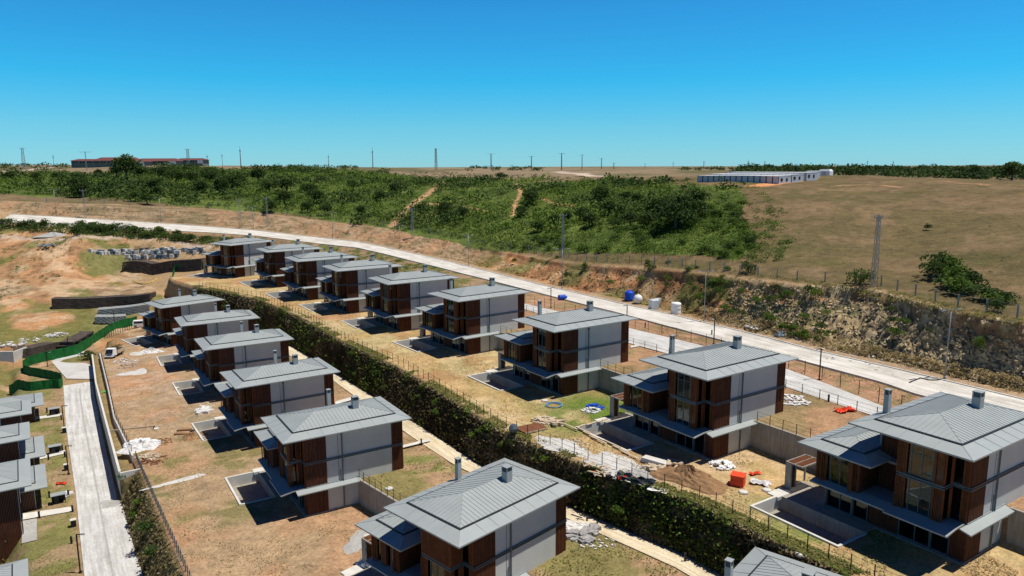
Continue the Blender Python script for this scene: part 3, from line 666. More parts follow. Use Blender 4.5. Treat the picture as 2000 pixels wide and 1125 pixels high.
def recipe(kind):
    """list of (name, mesh, parent index, props) for a villa; kind: (near seams, closed bay, tall flue u, furnished)"""
    near, closed, flue, curtain = kind; R = []
    def P(name, mb, mat, parent=None, stuff=False, smooth=False):
        R.append((name, mb.mesh(name, mat, smooth), parent, stuff)); return len(R)-1
    def PS(name, mb, mat, parent=None):
        for vs, fs in mb.parts: R.append((name, MB().add(vs, fs).mesh(name, mat), parent, False))
        return len(R)-1
    # structure
    P('foundation', MB().box(-.42, 12.2, -.12, 12.9, -1.5, .1), M_conc)
    f = MB(); f.box(.05, 12.15, .3, 12.55, 3.02, 3.28); f.box(.05, 12.15, .3, 7.8, 6.3, 6.5); f.box(.05, 12.15, .3, 7.8, 9.5, 9.75)
    f.box(-1.45, .05, 1.45, 5.05, 3.05, 3.35); f.box(-1.45, .05, 1.45, 5.05, 6.28, 6.48); f.box(-1.45, .05, 1.45, 5.05, 9.5, 9.75); f.box(-1.85, .05, 8.35, 12.5, 3.05, 3.35); f.box(-1.85, 8, 8.35, 12.5, 6.15, 6.4)
    PS('floor_slab', f, M_inner)
    # walls
    sw = P('side_wall', MB().box(0.04, 12.2, .0, .28, .1, 9.75), M_grey)
    P('cladding', boards(.0, 2.5, .12, 9.72, 0.0, 'u', .165), M_brown, sw, True)
    P('cladding', boards(10.75, 12.22, 3.05, 9.72, 0.0, 'u', .165), M_brown, sw, True)
    PS('belt_course', MB().box(-.06, 12.27, -.13, 0.0, 6.26, 6.36).box(-.06, 12.27, -.13, 0, 6.46, 6.56), M_band, sw)
    P('drainpipe', MB().tube((4.4, -.12, .1), (4.4, -.12, 9.7), .075).box(4.28, 4.52, -.16, 0, 9.2, 9.45), M_band, sw, smooth=False)
    P('drainpipe', MB().tube((4.1, -.10, 3.3), (4.1, -.10, 4.9), .05), M_band, sw)
    P('wall_joint', MB().box(3.9, 3.95, -.012, 0.0, 3.3, 9.7), M_band, sw)
    PS('rear_wall', MB().box(11.95, 12.18, .29, 8.0, .1, 9.74).box(11.95, 12.18, 8.3, 12.6, .1, 6.45), M_grey)
    P('cladding', boards(0.0, 2.6, 3.25, 9.72, 12.2, 'v', .165, sgn=1), M_brown, len(R)-1, True)
    rw = len(R)-2
    for v in (3.6, 5.6):
        for z in (3.5, 6.9):
            fr = P('window', MB().box(12.18, 12.24, v, v+1.4, z, z+.07).box(12.18, 12.24, v, v+1.4, z+2.1, z+2.17).box(12.18, 12.24, v, v+.07, z+.07, z+2.1).box(12.18, 12.24, v+1.33, v+1.4, z+.07, z+2.1), M_dark, rw)
            # panes are kept one level below the wall's window through the rear wall itself
            P('pane', MB().box(12.185, 12.215, v+.07, v+1.33, z+.07, z+2.1), M_glass, rw)
    PS('left_wall', MB().box(1.2, 11.94, 7.85, 8.1, .1, 9.74).box(.05, 11.94, 12.42, 12.62, .1, 6.4), M_grey)
    lw = len(R)-1
    P('cladding', boards(1.2, 4.2, 6.9, 9.72, 8.1, 'u', .165, sgn=1), M_brown, lw, True)
    PS('recess_wall', MB().box(1.0, 1.2, 5.1, 8.1, 3.3, 9.74).box(0.0, .2, 5.5, 8.2, .1, 3.0).box(.0, 1.0, 5.1, 5.25, 3.3, 9.74), M_grey)
    P('cladding', boards(5.26, 8.1, 3.3, 9.72, 1.0, 'v', .165), M_brown, len(R)-1, True)
    P('cladding', boards(5.5, 8.2, .12, 3.0, 0.0, 'v', .165), M_brown, len(R)-2, True)
    PS('core_wall', MB().box(3.6, 3.8, .3, 7.8, .1, 9.5).box(3.6, 3.8, 8.2, 12.4, .1, 6.2), M_inner)
    # ground floor glazing
    g = PS('front_glazing', MB().box(.02, .05, 1.25, 5.5, .12, 3.0).box(.02, .05, 8.35, 12.4, .12, 3.0), M_glass)
    fr = MB()
    for v in (1.25, 2.65, 4.05, 5.42, 8.35, 9.7, 11.05, 12.35): fr.box(-.03, .07, v-.045, v+.045, .11, 3.0)
    fr.box(-.03, .07, 1.3, 5.4, .1, .18); fr.box(-.03, .07, 8.4, 12.3, .1, .18)
    P('mullion', fr, M_band, g, True)
    for v in (2.65, 9.7, 12.35): P('column', MB().box(-.32, -.18, v-.07, v+.07, .1, 3.05), M_band)
    P('cladding', boards(0.0, 1.2, .12, 3.05, 0.0, 'v', .165), M_brown, sw, True)
    P('front_wall', MB().box(0.02, .25, .28, 1.4, 3.3, 9.74), M_grey)
    P('cladding', boards(0.0, .5, 3.3, 9.72, .02, 'v', .165), M_brown, len(R)-1, True)
    PS('corner_glazing', MB().box(-.02, .0, .55, 1.38, 3.4, 6.2).box(-.02, .0, .55, 1.38, 6.6, 9.5), M_glass)
    # bay with shutters
    bg_ = PS('bay_glazing', MB().box(-1.42, -1.39, 1.5, 5.0, 3.42, 6.2).box(-1.42, -1.39, 1.5, 5.0, 6.62, 9.45).box(-1.36, .0, 1.47, 1.50, 3.42, 6.2).box(-1.36, .0, 1.47, 1.5, 6.62, 9.45), M_glass)
    fr = MB()
    for z0, z1 in ((3.4, 6.22), (6.6, 9.48)):
        for v in (1.5, 2.35, 3.25, 4.15, 5.0): fr.box(-1.46, -1.37, v-.04, v+.04, z0, z1)
        fr.box(-1.46, -1.37, 1.5, 5.0, z0, z0+.08); fr.box(-1.46, -1.37, 1.5, 5.0, z1-.08, z1); fr.box(-1.46, -1.37, 1.5, 5.0, (z0+z1)/2+.5, (z0+z1)/2+.55) if z0 > 5 else None
    P('mullion', fr, M_band, bg_, True)
    P('bay_cheek', MB().box(-1.4, .98, 5.02, 5.1, 3.35, 9.72), M_grey); P('cladding', boards(-1.4, .98, 3.35, 9.7, 5.1, 'u', .165, sgn=1), M_brown, len(R)-1, True)
    PS('bay_belt', MB().box(-1.62, -1.5, 1.28, 5.22, 6.24, 6.34).box(-1.62, -1.5, 1.28, 5.22, 6.46, 6.56).box(-1.5, 0.0, 1.28, 1.4, 6.24, 6.34).box(-1.5, 0.0, 1.28, 1.4, 6.46, 6.56).box(-.13, -.001, -.13, 1.28, 6.26, 6.36).box(-.13, -.001, -.13, 1.28, 6.46, 6.56), M_band)
    for z0, z1 in ((3.38, 6.2), (6.6, 9.7)):
        if closed and z0 > 5:
            for a in range(4): P('shutter', shutter(-1.58, 1.4+a*.95, math.pi/2, .93, z0, z1), M_slat)
            P('shutter', shutter(-1.5, 1.34, 0, 1.3, z0, z1), M_slat)
        else:
            P('shutter', shutter(-1.56, 1.38, math.pi/2, .75, z0, z1), M_slat); P('shutter', shutter(-1.56, 1.36, .25, .75, z0, z1), M_slat)
            P('shutter', shutter(-.75, 1.2, .2, .65, z0, z1), M_slat)
            P('shutter', shutter(-1.56, 5.05, -math.pi/2-.0, .6, z0, z1), M_slat); P('shutter', shutter(-1.6, 5.12, math.pi*.95, .12, z0, z1), M_slat)
        P('shutter', shutter(-.06, .08, math.pi/2, .5, z0, z1), M_slat)
    # wing
    PS('wing_wall', MB().box(-1.8, 7.9, 8.3, 8.45, 3.3, 6.42).box(-1.8, .0, 12.45, 12.6, 3.3, 6.42), M_grey)
    P('cladding', boards(-1.8, 1.2, 3.32, 6.4, 8.3, 'u', .165), M_brown, len(R)-1, True)
    wg = P('wing_glazing', MB().box(-1.75, -1.72, 8.5, 12.4, 3.42, 6.3), M_glass)
    fr = MB()
    for v in (8.5, 9.3, 10.2, 11.1, 12.0, 12.4): fr.box(-1.79, -1.7, v-.035, v+.035, 3.36, 6.3)
    fr.box(-1.79, -1.7, 8.5, 12.4, 3.36, 3.44); fr.box(-1.79, -1.7, 8.5, 12.4, 6.22, 6.3); P('mullion', fr, M_band, wg, True)
    P('shutter', shutter(-1.88, 8.3, math.pi/2, .75, 3.38, 6.3), M_slat); P('shutter', shutter(-2.1, 9.15, -math.pi/2-.5, .5, 3.38, 6.3), M_slat); P('shutter', shutter(-1.88, 11.75, math.pi/2, .75, 3.38, 6.3), M_slat)
    P('shutter', shutter(-1.95, 11.5, math.pi/2+.9, .45, 3.38, 6.3), M_slat)
    if closed:
        P('shutter', shutter(-2.0, 10.1, math.pi/2, .7, 3.38, 6.3), M_slat)
    # canopies
    PS('canopy', MB().slab([(-3.0, .1, 3.18), (-3.0, 5.35, 3.18), (-1.5, 5.35, 3.42), (-1.5, .1, 3.42)][::-1], .13).slab([(-1.5, .1, 3.42), (-1.5, 1.5, 3.42), (-.06, 1.5, 3.45), (-.06, .1, 3.45)][::-1], .13).slab([(-2.7, 5.36, 3.2), (-2.7, 12.6, 3.2), (-1.4, 12.6, 3.42), (-1.4, 5.36, 3.42)][::-1], .13).slab([(-1.4, 5.36, 3.42), (-1.4, 8.3, 3.42), (0.9, 8.3, 3.45), (.9, 5.36, 3.45)][::-1], .13), M_roof)
    PS('canopy', MB().slab([(-1.3, -.92, 3.2), (6.35, -.92, 3.2), (6.35, -.04, 3.42), (-1.3, -.04, 3.42)], .12).box(-.06, 6.4, -.1, -.03, 3.42, 3.52), M_roof)
    # roofs
    r1 = P('roof', hip_band(-2.74, 13.05, -1.13, 9.21, HE, 1.65, .42), M_roof)
    P('roof_joint', band_joints(-2.74, 13.05, -1.13, 9.21, HE, 1.65, .42), M_roof, r1, True)
    mb, zr = hip_top(-1.09, 11.4, .52, 7.56, HE+.50, .235); P('roof_sheet', mb, M_roof, r1)
    P('gutter', gutter(-1.09, 11.4, .52, 7.56, HE+.44), M_gutter, r1)
    S = hip_seams(-1.09, 11.4, .52, 7.56, HE+.50, .235)
    if near:
        for m in S: P('roof_seam', m, M_roof, r1)
    else:
        j = MB(); [j.add(m.v, m.f) for m in S]; P('roof_seam', j, M_roof, r1, True)
    r2 = P('wing_roof', hip_band(-2.7, 8.2, 6.85, 14.1, 6.5, 1.6, .40), M_roof)
    P('roof_joint', band_joints(-2.7, 8.2, 6.85, 14.1, 6.5, 1.6, .40), M_roof, r2, True)
    mb, _ = hip_top(-1.1, 6.6, 8.45, 12.5, 6.98, .235); P('roof_sheet', mb, M_roof, r2); P('gutter', gutter(-1.1, 6.6, 8.45, 12.5, 6.92), M_gutter, r2)
    S = hip_seams(-1.1, 6.6, 8.45, 12.5, 6.98, .235)
    if near:
        for m in S: P('roof_seam', m, M_roof, r2)
    else:
        j = MB(); [j.add(m.v, m.f) for m in S]; P('roof_seam', j, M_roof, r2, True)
    def chim(u, v, zb, zt, w):
        mb = MB().box(u-w, u+w, v-w, v+w, zb, zt-.5); 
        for s_ in (-1, 1):
            for t_ in (-1, 1): mb.box(u+s_*w-.05*(s_ > 0), u+s_*w+.05*(s_ < 0), v+t_*w-.05*(t_ > 0), v+t_*w+.05*(t_ < 0), zt-.5, zt-.06)
        c = P('chimney', mb, M_roof)
        lv = MB()
        for k in range(5): lv.box(u-w+.03, u+w-.03, v-w+.03, v+w-.03, zt-.47+k*.08, zt-.435+k*.08)
        lv.box(u-w+.08, u+w-.08, v-w+.08, v+w-.08, zt-.49, zt-.08)
        P('louvre', lv, M_band, c, True); P('cap', MB().box(u-w-.04, u+w+.04, v-w-.04, v+w+.04, zt-.06, zt), M_roof, c)
    chim(7.4, 3.3, 10.7, 12.5, .36); chim(flue, 8.36, 3.3, 12.35, .23)
    # terrace, pool, pergola
    if curtain != 'C':
        tc = PS('terrace', MB().box(-2.0, -.42, 7.3, 16.35, -1.35, .1).box(-.419, 2.9, 12.92, 17.0, -.3, .1), M_conc)
        w_ = .25
        PS('pool_rim', MB().box(-6.3, -6.3+w_, 7.1, 16.35, -1.4, .14).box(-6.3+w_+.001, -2.001, 16.35-w_, 16.35, -1.4, .14).box(-6.3+w_+.001, -2.001, 7.1, 7.1+w_, -1.4, .1), M_cpale)
        P('pool_floor', MB().box(-6.29, -1.99, 7.11, 16.34, -1.5, -1.3), M_conc)
        pg = PS('pergola', MB().box(-.02, 3.2, 15.2, 15.3, 2.75, 2.9).box(-.02, 3.2, 17.0, 17.1, 2.75, 2.9).box(-.02, .08, 15.301, 16.999, 2.75, 2.9).box(3.1, 3.2, 15.301, 16.999, 2.75, 2.9).box(-.02, 3.2, 16.1, 16.16, 2.75, 2.915).box(2.95, 3.1, 16.85, 17.0, .1, 2.75).box(2.95, 3.1, 12.9, 15.2, 2.6, 2.75), M_conc)
        for k in range(22): P('slat', MB().box(.1+k*.136, .1+k*.136+.1, 15.31, 16.99, 2.8, 2.86), M_slat, pg) if near else None
        if not near:
            j = MB(); [j.box(.1+k*.136, .1+k*.136+.1, 15.31, 16.99, 2.8, 2.86) for k in range(22)]; P('slat', j, M_slat, pg, True)
        PS('pier', MB().box(-.02, .12, 16.4, 17.1, .1, 2.74).box(.85, .98, 16.5, 17.0, .1, 2.74), M_conc)
        pr = len(R)-1; j = MB(); [j.box(.13, .84, 16.62, 16.74, .15+k*.13, .15+k*.13+.09) for k in range(20)]; P('slat', j, M_slat, pr, True)
        P('step', MB().box(-3.4, -2.01, 12.5, 16.0, -.05, .12) if near == 2 else MB().box(-2.6, -.45, 15.9, 17.2, -.2, .13), M_cpale)
    return R
def villa(name, label, pos, yaw, kind, group, cat='house'):
    if kind not in REC: REC[kind] = recipe(kind)
    rz = math.radians(90-yaw)
    r = thing(name, label, cat, pos, rz, group); objs = []
    for nm, me, par, stuff in REC[kind]:
        o = link(nm, me, r if par is None else objs[par])
        if stuff: o['kind'] = 'stuff'
        objs.append(o)
    return r
def lv(n):  # depth must stay at thing > part > sub-part
    return n
HL = {'B9': 'nearest large grey-roofed villa of the upper row, cut by the right edge', 'B8': 'upper row villa with white dust and timber strewn in front of its long pool',
 'B7': 'upper row villa whose side wall stands on bright green lawn', 'B6': 'upper row villa standing directly left of the one on green lawn',
 'B5': 'fifth villa from the left end of the upper row', 'B4': 'fourth villa from the left end of the upper row', 'B3': 'third villa from the left end of the upper row',
 'B2': 'second villa from the left end of the upper row', 'B1': 'farthest villa at the left end of the upper row, turned beside the green mesh',
 'A1': 'farthest villa of the lower row, with the white van behind it', 'A2': 'second villa of the lower row, beside the parked white truck',
 'A3': 'third villa of the lower row, behind an empty pool with grass around', 'A4': 'fourth villa of the lower row, above the dug pit and pale sack heap',
 'A5': 'lower row villa with dry lawn in front and curved retaining wall', 'A6': 'nearest full villa of the lower row at bottom centre, bay shutters closed',
 'A7': 'lower row villa cut by the bottom edge, only roof visible'}
for k, (x, y, z, yaw) in HOUSES.items():
    near = k in ('B9', 'B8', 'B7', 'A5', 'A6', 'A7')
    villa('villa', HL[k], (x, y, z), yaw, (1 if near else 0, k in ('A6',), 1.85 if k[0] == 'B' else 5.7, ''), 'grey-roofed villas under construction')

# ------------------------------------------------------------------ lower left terrace houses seen from behind
def low_house(label, main, low, zb):
    """two roofed blocks end on to the lane; main/low = (V0, V1, U_right, z_eave)"""
    r = thing('terraced_house', label, 'house', (*uv2xy(-12, (main[0]+main[1])/2), zb), math.atan2(EU[1], EU[0]), 'grey-roofed terraced houses left of the lane')
    vc = (main[0]+main[1])/2; 
    for nm, (V0, V1, Ur, ze), L_ in (('main', main, 15.0), ('low', low, 13.0)):
        a, b, uR = V0-vc, V1-vc, Ur+12
        h = ze-zb
        rf = link('roof', hip_band(uR-L_, uR, a, b, h, 1.4, .35).mesh('roof', M_roof), r)
        mb, zr = hip_top(uR-L_+1.4, uR-1.4, a+1.4, b-1.4, h+.42, .2); link('roof_sheet', mb.mesh('roof_sheet', M_roof), rf)
        link('gutter', gutter(uR-L_+1.4, uR-1.4, a+1.4, b-1.4, h+.36, .12).mesh('gutter', M_gutter), rf)
        j = MB(); [j.add(m.v, m.f) for m in hip_seams(uR-L_+1.4, uR-1.4, a+1.4, b-1.4, h+.42, .2)]; o = link('roof_seam', j.mesh('roof_seam', M_roof), rf); o['kind'] = 'stuff'
        w = link('wall', MB().box(uR-L_+1.5, uR-1.5, a+1.0, b-1.0, -.5, h-.1).mesh('wall', M_grey), r)
        cl = link('cladding', boards(uR-4.2, uR-1.55, .1, h-.15, a+.99, 'u', .165).mesh('cladding', M_brown), w); cl['kind'] = 'stuff'
        cl = link('cladding', boards(a+1.1, a+2.6, .1, h-.15, uR-1.49, 'v', .165, sgn=1).mesh('cladding', M_brown), w); cl['kind'] = 'stuff'
        link('door', MB().box(uR-1.49, uR-1.42, b-2.6, b-1.5, 3.2, 5.4).mesh('door', M_dark), w)
        wn = link('window', MB().box(uR-1.49, uR-1.40, (a+b)/2-.8, (a+b)/2+.6, 4.0, 5.5).mesh('window', M_dark), w)
        link('pane', MB().box(uR-1.40, uR-1.385, (a+b)/2-.72, (a+b)/2+.52, 4.08, 5.42).mesh('pane', M_glass), w)
    return r
low_house('farthest of the grey-roofed terraced houses at the left edge', (136, 144.5, -1.2, -6.4), (152.5, 161.5, .6, -9.9), -16.2)
low_house('middle grey-roofed terraced house left of the pale lane', (123, 131.5, -1.6, -6.4), (124.5, 134.5, 0.0, -9.9), -16.2)
low_house('grey-roofed terraced house with rubbish heap at its back door', (104, 114.5, -1.8, -6.4), (111.5, 121, -.2, -9.9), -16.2)
low_house('nearest grey-roofed terraced house at the bottom left corner', (77, 88, -2.6, -8.4), (70, 82, -1.2, -10.4), -16.2)

# ------------------------------------------------------------------ walls and fences
def house_uv(k): x, y, z, ya = HOUSES[k]; return xy2uv(x, y)
order = ['B9', 'B8', 'B7', 'B6', 'B5', 'B4', 'B3', 'B2', 'B1']
for a, b in zip(order[:-1], order[1:]):
    Ua, Va = house_uv(a); Ub, Vb = house_uv(b)
    wallstrip('retaining_wall', lambda v: float(retB(v))-.12, Va+12.0, Vb+.4, lambda v: -.4, lambda v: 3.34, .3, M_conc, .5 if 0 else 1.3, 'stained concrete retaining wall between the %s villas of the upper row' % {'B9': 'first and second', 'B8': 'second and third', 'B7': 'third and fourth', 'B6': 'fourth and fifth', 'B5': 'fifth and sixth', 'B4': 'sixth and seventh', 'B3': 'seventh and eighth', 'B2': 'two farthest'}[a], group='retaining walls of the upper row')
wallstrip('retaining_wall', lambda v: float(retB(v))-.12, 0, house_uv('B9')[1]+.4, lambda v: -.4, lambda v: 3.34, .3, M_conc, 1.3, 'stained concrete retaining wall right of the nearest upper villa', group='retaining walls of the upper row')
orderA = ['A6', 'A5', 'A4', 'A3', 'A2', 'A1']
for a, b in zip(orderA[:-1], orderA[1:]):
    Va = house_uv(a)[1]+11; Vb = house_uv(b)[1]+.6
    wallstrip('retaining_wall', lambda v: float(retA(v))-.12, Va, Vb, lambda v: float(zA(v))-.4, lambda v: float(zA(v))+3.34, .3, M_conc, 1.2, {'A6': 'curved concrete retaining wall between the two nearest lower villas'}.get(a, 'concrete retaining wall between lower villas, %s from the camera' % {'A5': 'second', 'A4': 'third', 'A3': 'fourth', 'A2': 'fifth'}.get(a)), group='retaining walls of the lower row')
wallstrip('garden_wall', lambda v: float(laneR(v))-.02, 109, 190, lambda v: -13.2, lambda v: float(zA(v))+.1, .3, M_cpale, 1.5, 'long concrete garden wall rising beside the pale lane')
wallstrip('planter_wall', lambda v: float(edgeA(v))-.15, 114, 190, lambda v: float(zA(v))-1.4, lambda v: float(zA(v))+.28, .22, M_cpale, 1.5, 'upper white-topped planter wall along the lower garden')
_x, _y = uv2xy(8.2, 108.8); link_ = solo('wall_end', MB().box(0, 3.0, -.3, 0, -13.2, -9.0), M_cpale, 'squared concrete end of the garden wall beside the lane', 'wall', (_x, _y, 0), math.atan2(EU[1], EU[0]))
POSTM = {}
def fence(name, label, pts, h, r, mat, group=None, wires=3, cat='fence', wmat=None, foot=False):
    t = thing(name, label, cat, pts[0], 0, group); k = (h, r, mat.name)
    if k not in POSTM: POSTM[k] = (MB().box(-r, r, -r, r, -.2, h) if not foot else MB().box(-r, r, -r, r, -.2, h).box(-r*3, r*3, -r*3, r*3, -.1, .04)).mesh('post', mat)
    p0 = Vector(pts[0]); w = MB()
    for i, p in enumerate(pts[:300]): link('post', POSTM[k], t, Vector(p)-p0, rng.uniform(-.2, .2))
    for a, b in zip(pts[:-1], pts[1:]):
        for q in range(wires):
            z = h*(.25+.7*q/max(1, wires-1)) if wires > 1 else h*.95
            w.beam(Vector(a)-p0+Vector((0, 0, z)), Vector(b)-p0+Vector((0, 0, z)), .018)
    if w.v: o = link('wire', w.mesh('wire', wmat or mat), t); o['kind'] = 'stuff'
    return t
def uvline(fu, V0, V1, step, zf, du=0):
    P = []
    for v in np.arange(V0, V1+.01, step):
        x, y = uv2xy(float(fu(v))+du, v); P.append((x, y, float(zf(v))))
    return P
tG = lambda v: float(max(topG(v), pathR(v)+1.3))
fence('chain_fence', 'thin dark post fence along the top of the planted bank', uvline(tG, 24, 214, 1.95, lambda v: 0.0, .9), 1.45, .035, M_dark, foot=True)
fence('chain_fence', 'post fence between the pale gravel lane and the upper villas', uvline(blN, 36, 232, 2.6, lambda v: 3.2, -.5), 1.3, .035, M_dark)
fence('chain_fence', 'tall thin fence on the brown strip beside the concrete road', uvline(blF, 34, 232, 3.2, lambda v: 3.2, .9), 1.9, .035, M_dark)
fence('chain_fence', 'rusty wire fence on the outer edge of the lower gardens', uvline(edgeA, 60, 113, 1.2, lambda v: float(zA(v)), .25), 1.3, .04, M_band)
fence('chain_fence', 'wire fence above the planter wall beside the lane', uvline(edgeA, 116, 186, 2.4, lambda v: float(zA(v))+.2, .1), 1.1, .03, M_dark)
for a, b in zip(order[:-1], order[1:]):
    fence('wall_fence', 'post fence on the %s retaining wall of the upper row' % {'B9': 'nearest', 'B8': 'second', 'B7': 'third', 'B6': 'fourth', 'B5': 'fifth', 'B4': 'sixth', 'B3': 'seventh', 'B2': 'farthest'}[a], uvline(retB, house_uv(a)[1]+13.5, house_uv(b)[1], 1.7, lambda v: 3.3, 0), 1.25, .03, M_dark, 'post fences on the upper retaining walls')
for a, b in zip(orderA[:-1], orderA[1:]):
    fence('wall_fence', 'post fence on the %s retaining wall of the lower row' % {'A6': 'curved', 'A5': 'second', 'A4': 'third', 'A3': 'fourth', 'A2': 'farthest'}[a], uvline(retA, house_uv(a)[1]+13, house_uv(b)[1], 1.3, lambda v: float(zA(v))+3.3, 0), 1.2, .03, M_dark, 'post fences on the lower retaining walls')
def gline(pts, n):
    """points on the ground along a polyline seen in the photograph"""
    P = [ground(*p) for p in pts]; o = []
    L_ = [0]
    for a, b in zip(P[:-1], P[1:]): L_.append(L_[-1]+math.hypot(a[0]-b[0], a[1]-b[1]))
    for d in np.linspace(0, L_[-1], n):
        x = float(np.interp(d, L_, [p[0] for p in P])); y = float(np.interp(d, L_, [p[1] for p in P])); o.append((x, y, gz(x, y)))
    return o
fence('field_fence', 'grey concrete posts along the top of the cut bank', uvline(bankT, 34, 175, 4.2, lambda v: gz(*uv2xy(float(bankT(v))+2.5, v)), 2.5), 1.9, .09, M_galv, wires=2)
fence('field_fence', 'pale post fence at the foot of the far scrub slope', uvline(bankT, 182, 372, 5.0, lambda v: gz(*uv2xy(float(bankT(v))+2.0, v)), 2.0), 2.0, .10, M_galv, wires=2)
fence('chain_fence', 'short post fence behind the farthest lower villa', gline([(205, 660), (232, 650), (262, 640)], 14), 1.2, .05, M_dark)

# green mesh screens, dark geotextile terraces, stone walls
def ribbon(name, label, cat, pts, h, t, mat, lean=0.0, seg=None, tops=None, group=None):
    P = [Vector(p) for p in pts]; mb = MB(); n = len(P)
    for i, p in enumerate(P):
        d = (P[min(i+1, n-1)]-P[max(i-1, 0)]); d.z = 0; d.normalize(); nn = Vector((-d.y, d.x, 0))
        hh = h if tops is None else tops[i]
        jit = nn*(.10*math.sin(i*2.1)+.05*math.sin(i*5.3))
        for a, z in ((0, -.3), (t, -.3), (t, hh), (0, hh)):
            q = p+nn*(a+lean*max(z, 0))+jit*(1 if z > 0 else .3); mb.v.append((q.x, q.y, p.z+z))
    for i in range(n-1):
        a = i*4; mb.f += [(a+k, a+(k+1) % 4, a+4+(k+1) % 4, a+4+k) for k in range(4)]
    mb.f += [(0, 1, 2, 3), tuple(4*(n-1)+k for k in (3, 2, 1, 0))]
    return solo(name, mb, mat, label, cat, group=group)
gl = gline([(52, 716), (62, 712), (85, 705), (120, 697), (150, 690), (175, 675), (195, 661), (215, 648), (240, 638), (268, 631)], 60)
ribbon('mesh_screen', 'long green mesh screen curving up behind the lane', 'screen', gl, 2.1, .04, M_green)
gl = gline([(52, 716), (45, 722), (48, 730), (62, 734), (85, 738), (105, 742), (119, 746), (123, 752), (119, 759), (100, 759), (60, 764), (18, 770)], 60)
ribbon('mesh_screen', 'dark green mesh screen folding back beside the lane end', 'screen', gl, 2.0, .04, M_green)
ribbon('mesh_screen', 'short green mesh screen left of the farthest upper villa', 'screen', gline([(341, 531), (360, 529), (398, 526)], 14), 2.4, .04, M_green)
ribbon('mesh_screen', 'narrow green mesh strip running down from the upper lawn', 'screen', gline([(342, 530), (338, 540), (332, 556)], 8), 1.6, .04, M_green)
def terrace_wall(label, foot, h, mat, n=24, lean=.25, t=.5, name='terrace_wall', group='dark terrace walls on the bare slope', course=.45):
    P = gline(foot, n); r = thing(name, label, 'wall', P[0], 0, group); p0 = Vector(P[0]); k = 0
    zt = h
    while k*course < zt:
        mb = MB(); nn_ = len(P)
        for i, p in enumerate(P):
            a = Vector(P[max(i-1, 0)]); b = Vector(P[min(i+1, nn_-1)]); d = b-a; d.z = 0; d.normalize(); q = Vector((-d.y, d.x, 0))
            if q.y < 0: q = -q
            off = lean*k*course+.05*math.sin(i*1.7+k*2.3)
            for o_, z in ((off, k*course-.1*(k == 0)), (off+t+3.0, k*course-.1*(k == 0)), (off+t+3.0, (k+1)*course-.05), (off, (k+1)*course-.05)):
                v = Vector(p)-p0+q*o_; mb.v.append((v.x, v.y, v.z+z))
        for i in range(nn_-1):
            a = i*4; mb.f += [(a+c, a+(c+1) % 4, a+4+(c+1) % 4, a+4+c) for c in range(4)]
        mb.f += [(0, 1, 2, 3), tuple(4*(nn_-1)+c for c in (3, 2, 1, 0))]
        link('course', mb.mesh('course', mat), r); k += 1
    return r
terrace_wall('high dark geotextile terrace wall below the stacked stone pallets', [(237, 534), (280, 534), (330, 532), (392, 528)], 4.0, M_black, course=.5)
terrace_wall('long dark terrace wall across the middle of the bare slope', [(101, 604), (150, 604), (220, 600), (292, 594)], 2.6, M_black, course=.5)
terrace_wall('curved dark terrace wall above the green mesh screen', [(30, 703), (60, 699), (110, 687), (155, 663)], 2.2, M_black, course=.45)
terrace_wall('upper grey stone garden wall behind the farthest lower villa', [(192, 619), (225, 616), (292, 608)], 1.8, M_stone, name='stone_wall', course=.3, lean=.06, group='grey stone garden walls')
terrace_wall('lower grey stone garden wall above the green mesh screen', [(185, 631), (215, 631), (247, 629)], 1.7, M_stone, name='stone_wall', course=.3, lean=.06, group='grey stone garden walls')
x, y, z = ground(0, 708); 
solo('concrete_wall', MB().box(-7, 1.8, 0, .35, -.4, 2.6).box(1.45, 1.8, .351, 5, -.4, 2.5), M_cpale, 'pale concrete corner wall at the left edge of the picture', 'wall', (x+1.5, y, z))

# ------------------------------------------------------------------ vegetation
def leaf_mesh(name, cen, size, mat, tint, flat=0.0, stuffcore=None, up=.35):
    """many small leaf faces at cen (n,3)"""
    n = len(cen); r = np.random.default_rng(len(cen)+17)
    a = r.normal(size=(n, 3)); a[:, 2] = a[:, 2]*(1-flat); a /= np.linalg.norm(a, axis=1)[:, None]
    nr = r.normal(size=(n, 3)); nr[:, 2] = np.abs(nr[:, 2])+up; nr /= np.linalg.norm(nr, axis=1)[:, None]
    a = a-nr*(a*nr).sum(1)[:, None]; a /= np.maximum(np.linalg.norm(a, axis=1)[:, None], 1e-6); b = np.cross(nr, a)
    s = (np.asarray(size)*np.ones(n)*r.uniform(.6, 1.35, n))[:, None]
    v = np.stack([cen-a*s*.5-b*s*.12, cen+b*s*-.38+a*s*.05, cen+a*s*.55+b*s*.1, cen+b*s*.36-a*s*.1], 1).reshape(-1, 3)
    me = bpy.data.meshes.new(name); me.vertices.add(4*n); me.vertices.foreach_set('co', v.ravel())
    me.loops.add(4*n); me.loops.foreach_set('vertex_index', np.arange(4*n, dtype=np.int32))
    me.polygons.add(n); me.polygons.foreach_set('loop_start', np.arange(0, 4*n, 4, dtype=np.int32)); me.polygons.foreach_set('loop_total', np.full(n, 4, np.int32))
    me.update(calc_edges=True)
    at_ = me.attributes.new('tint', 'FLOAT', 'POINT'); at_.data.foreach_set('value', np.repeat(np.clip(tint, 0, 1), 4).astype(np.float32))
    me.materials.append(mat); return me
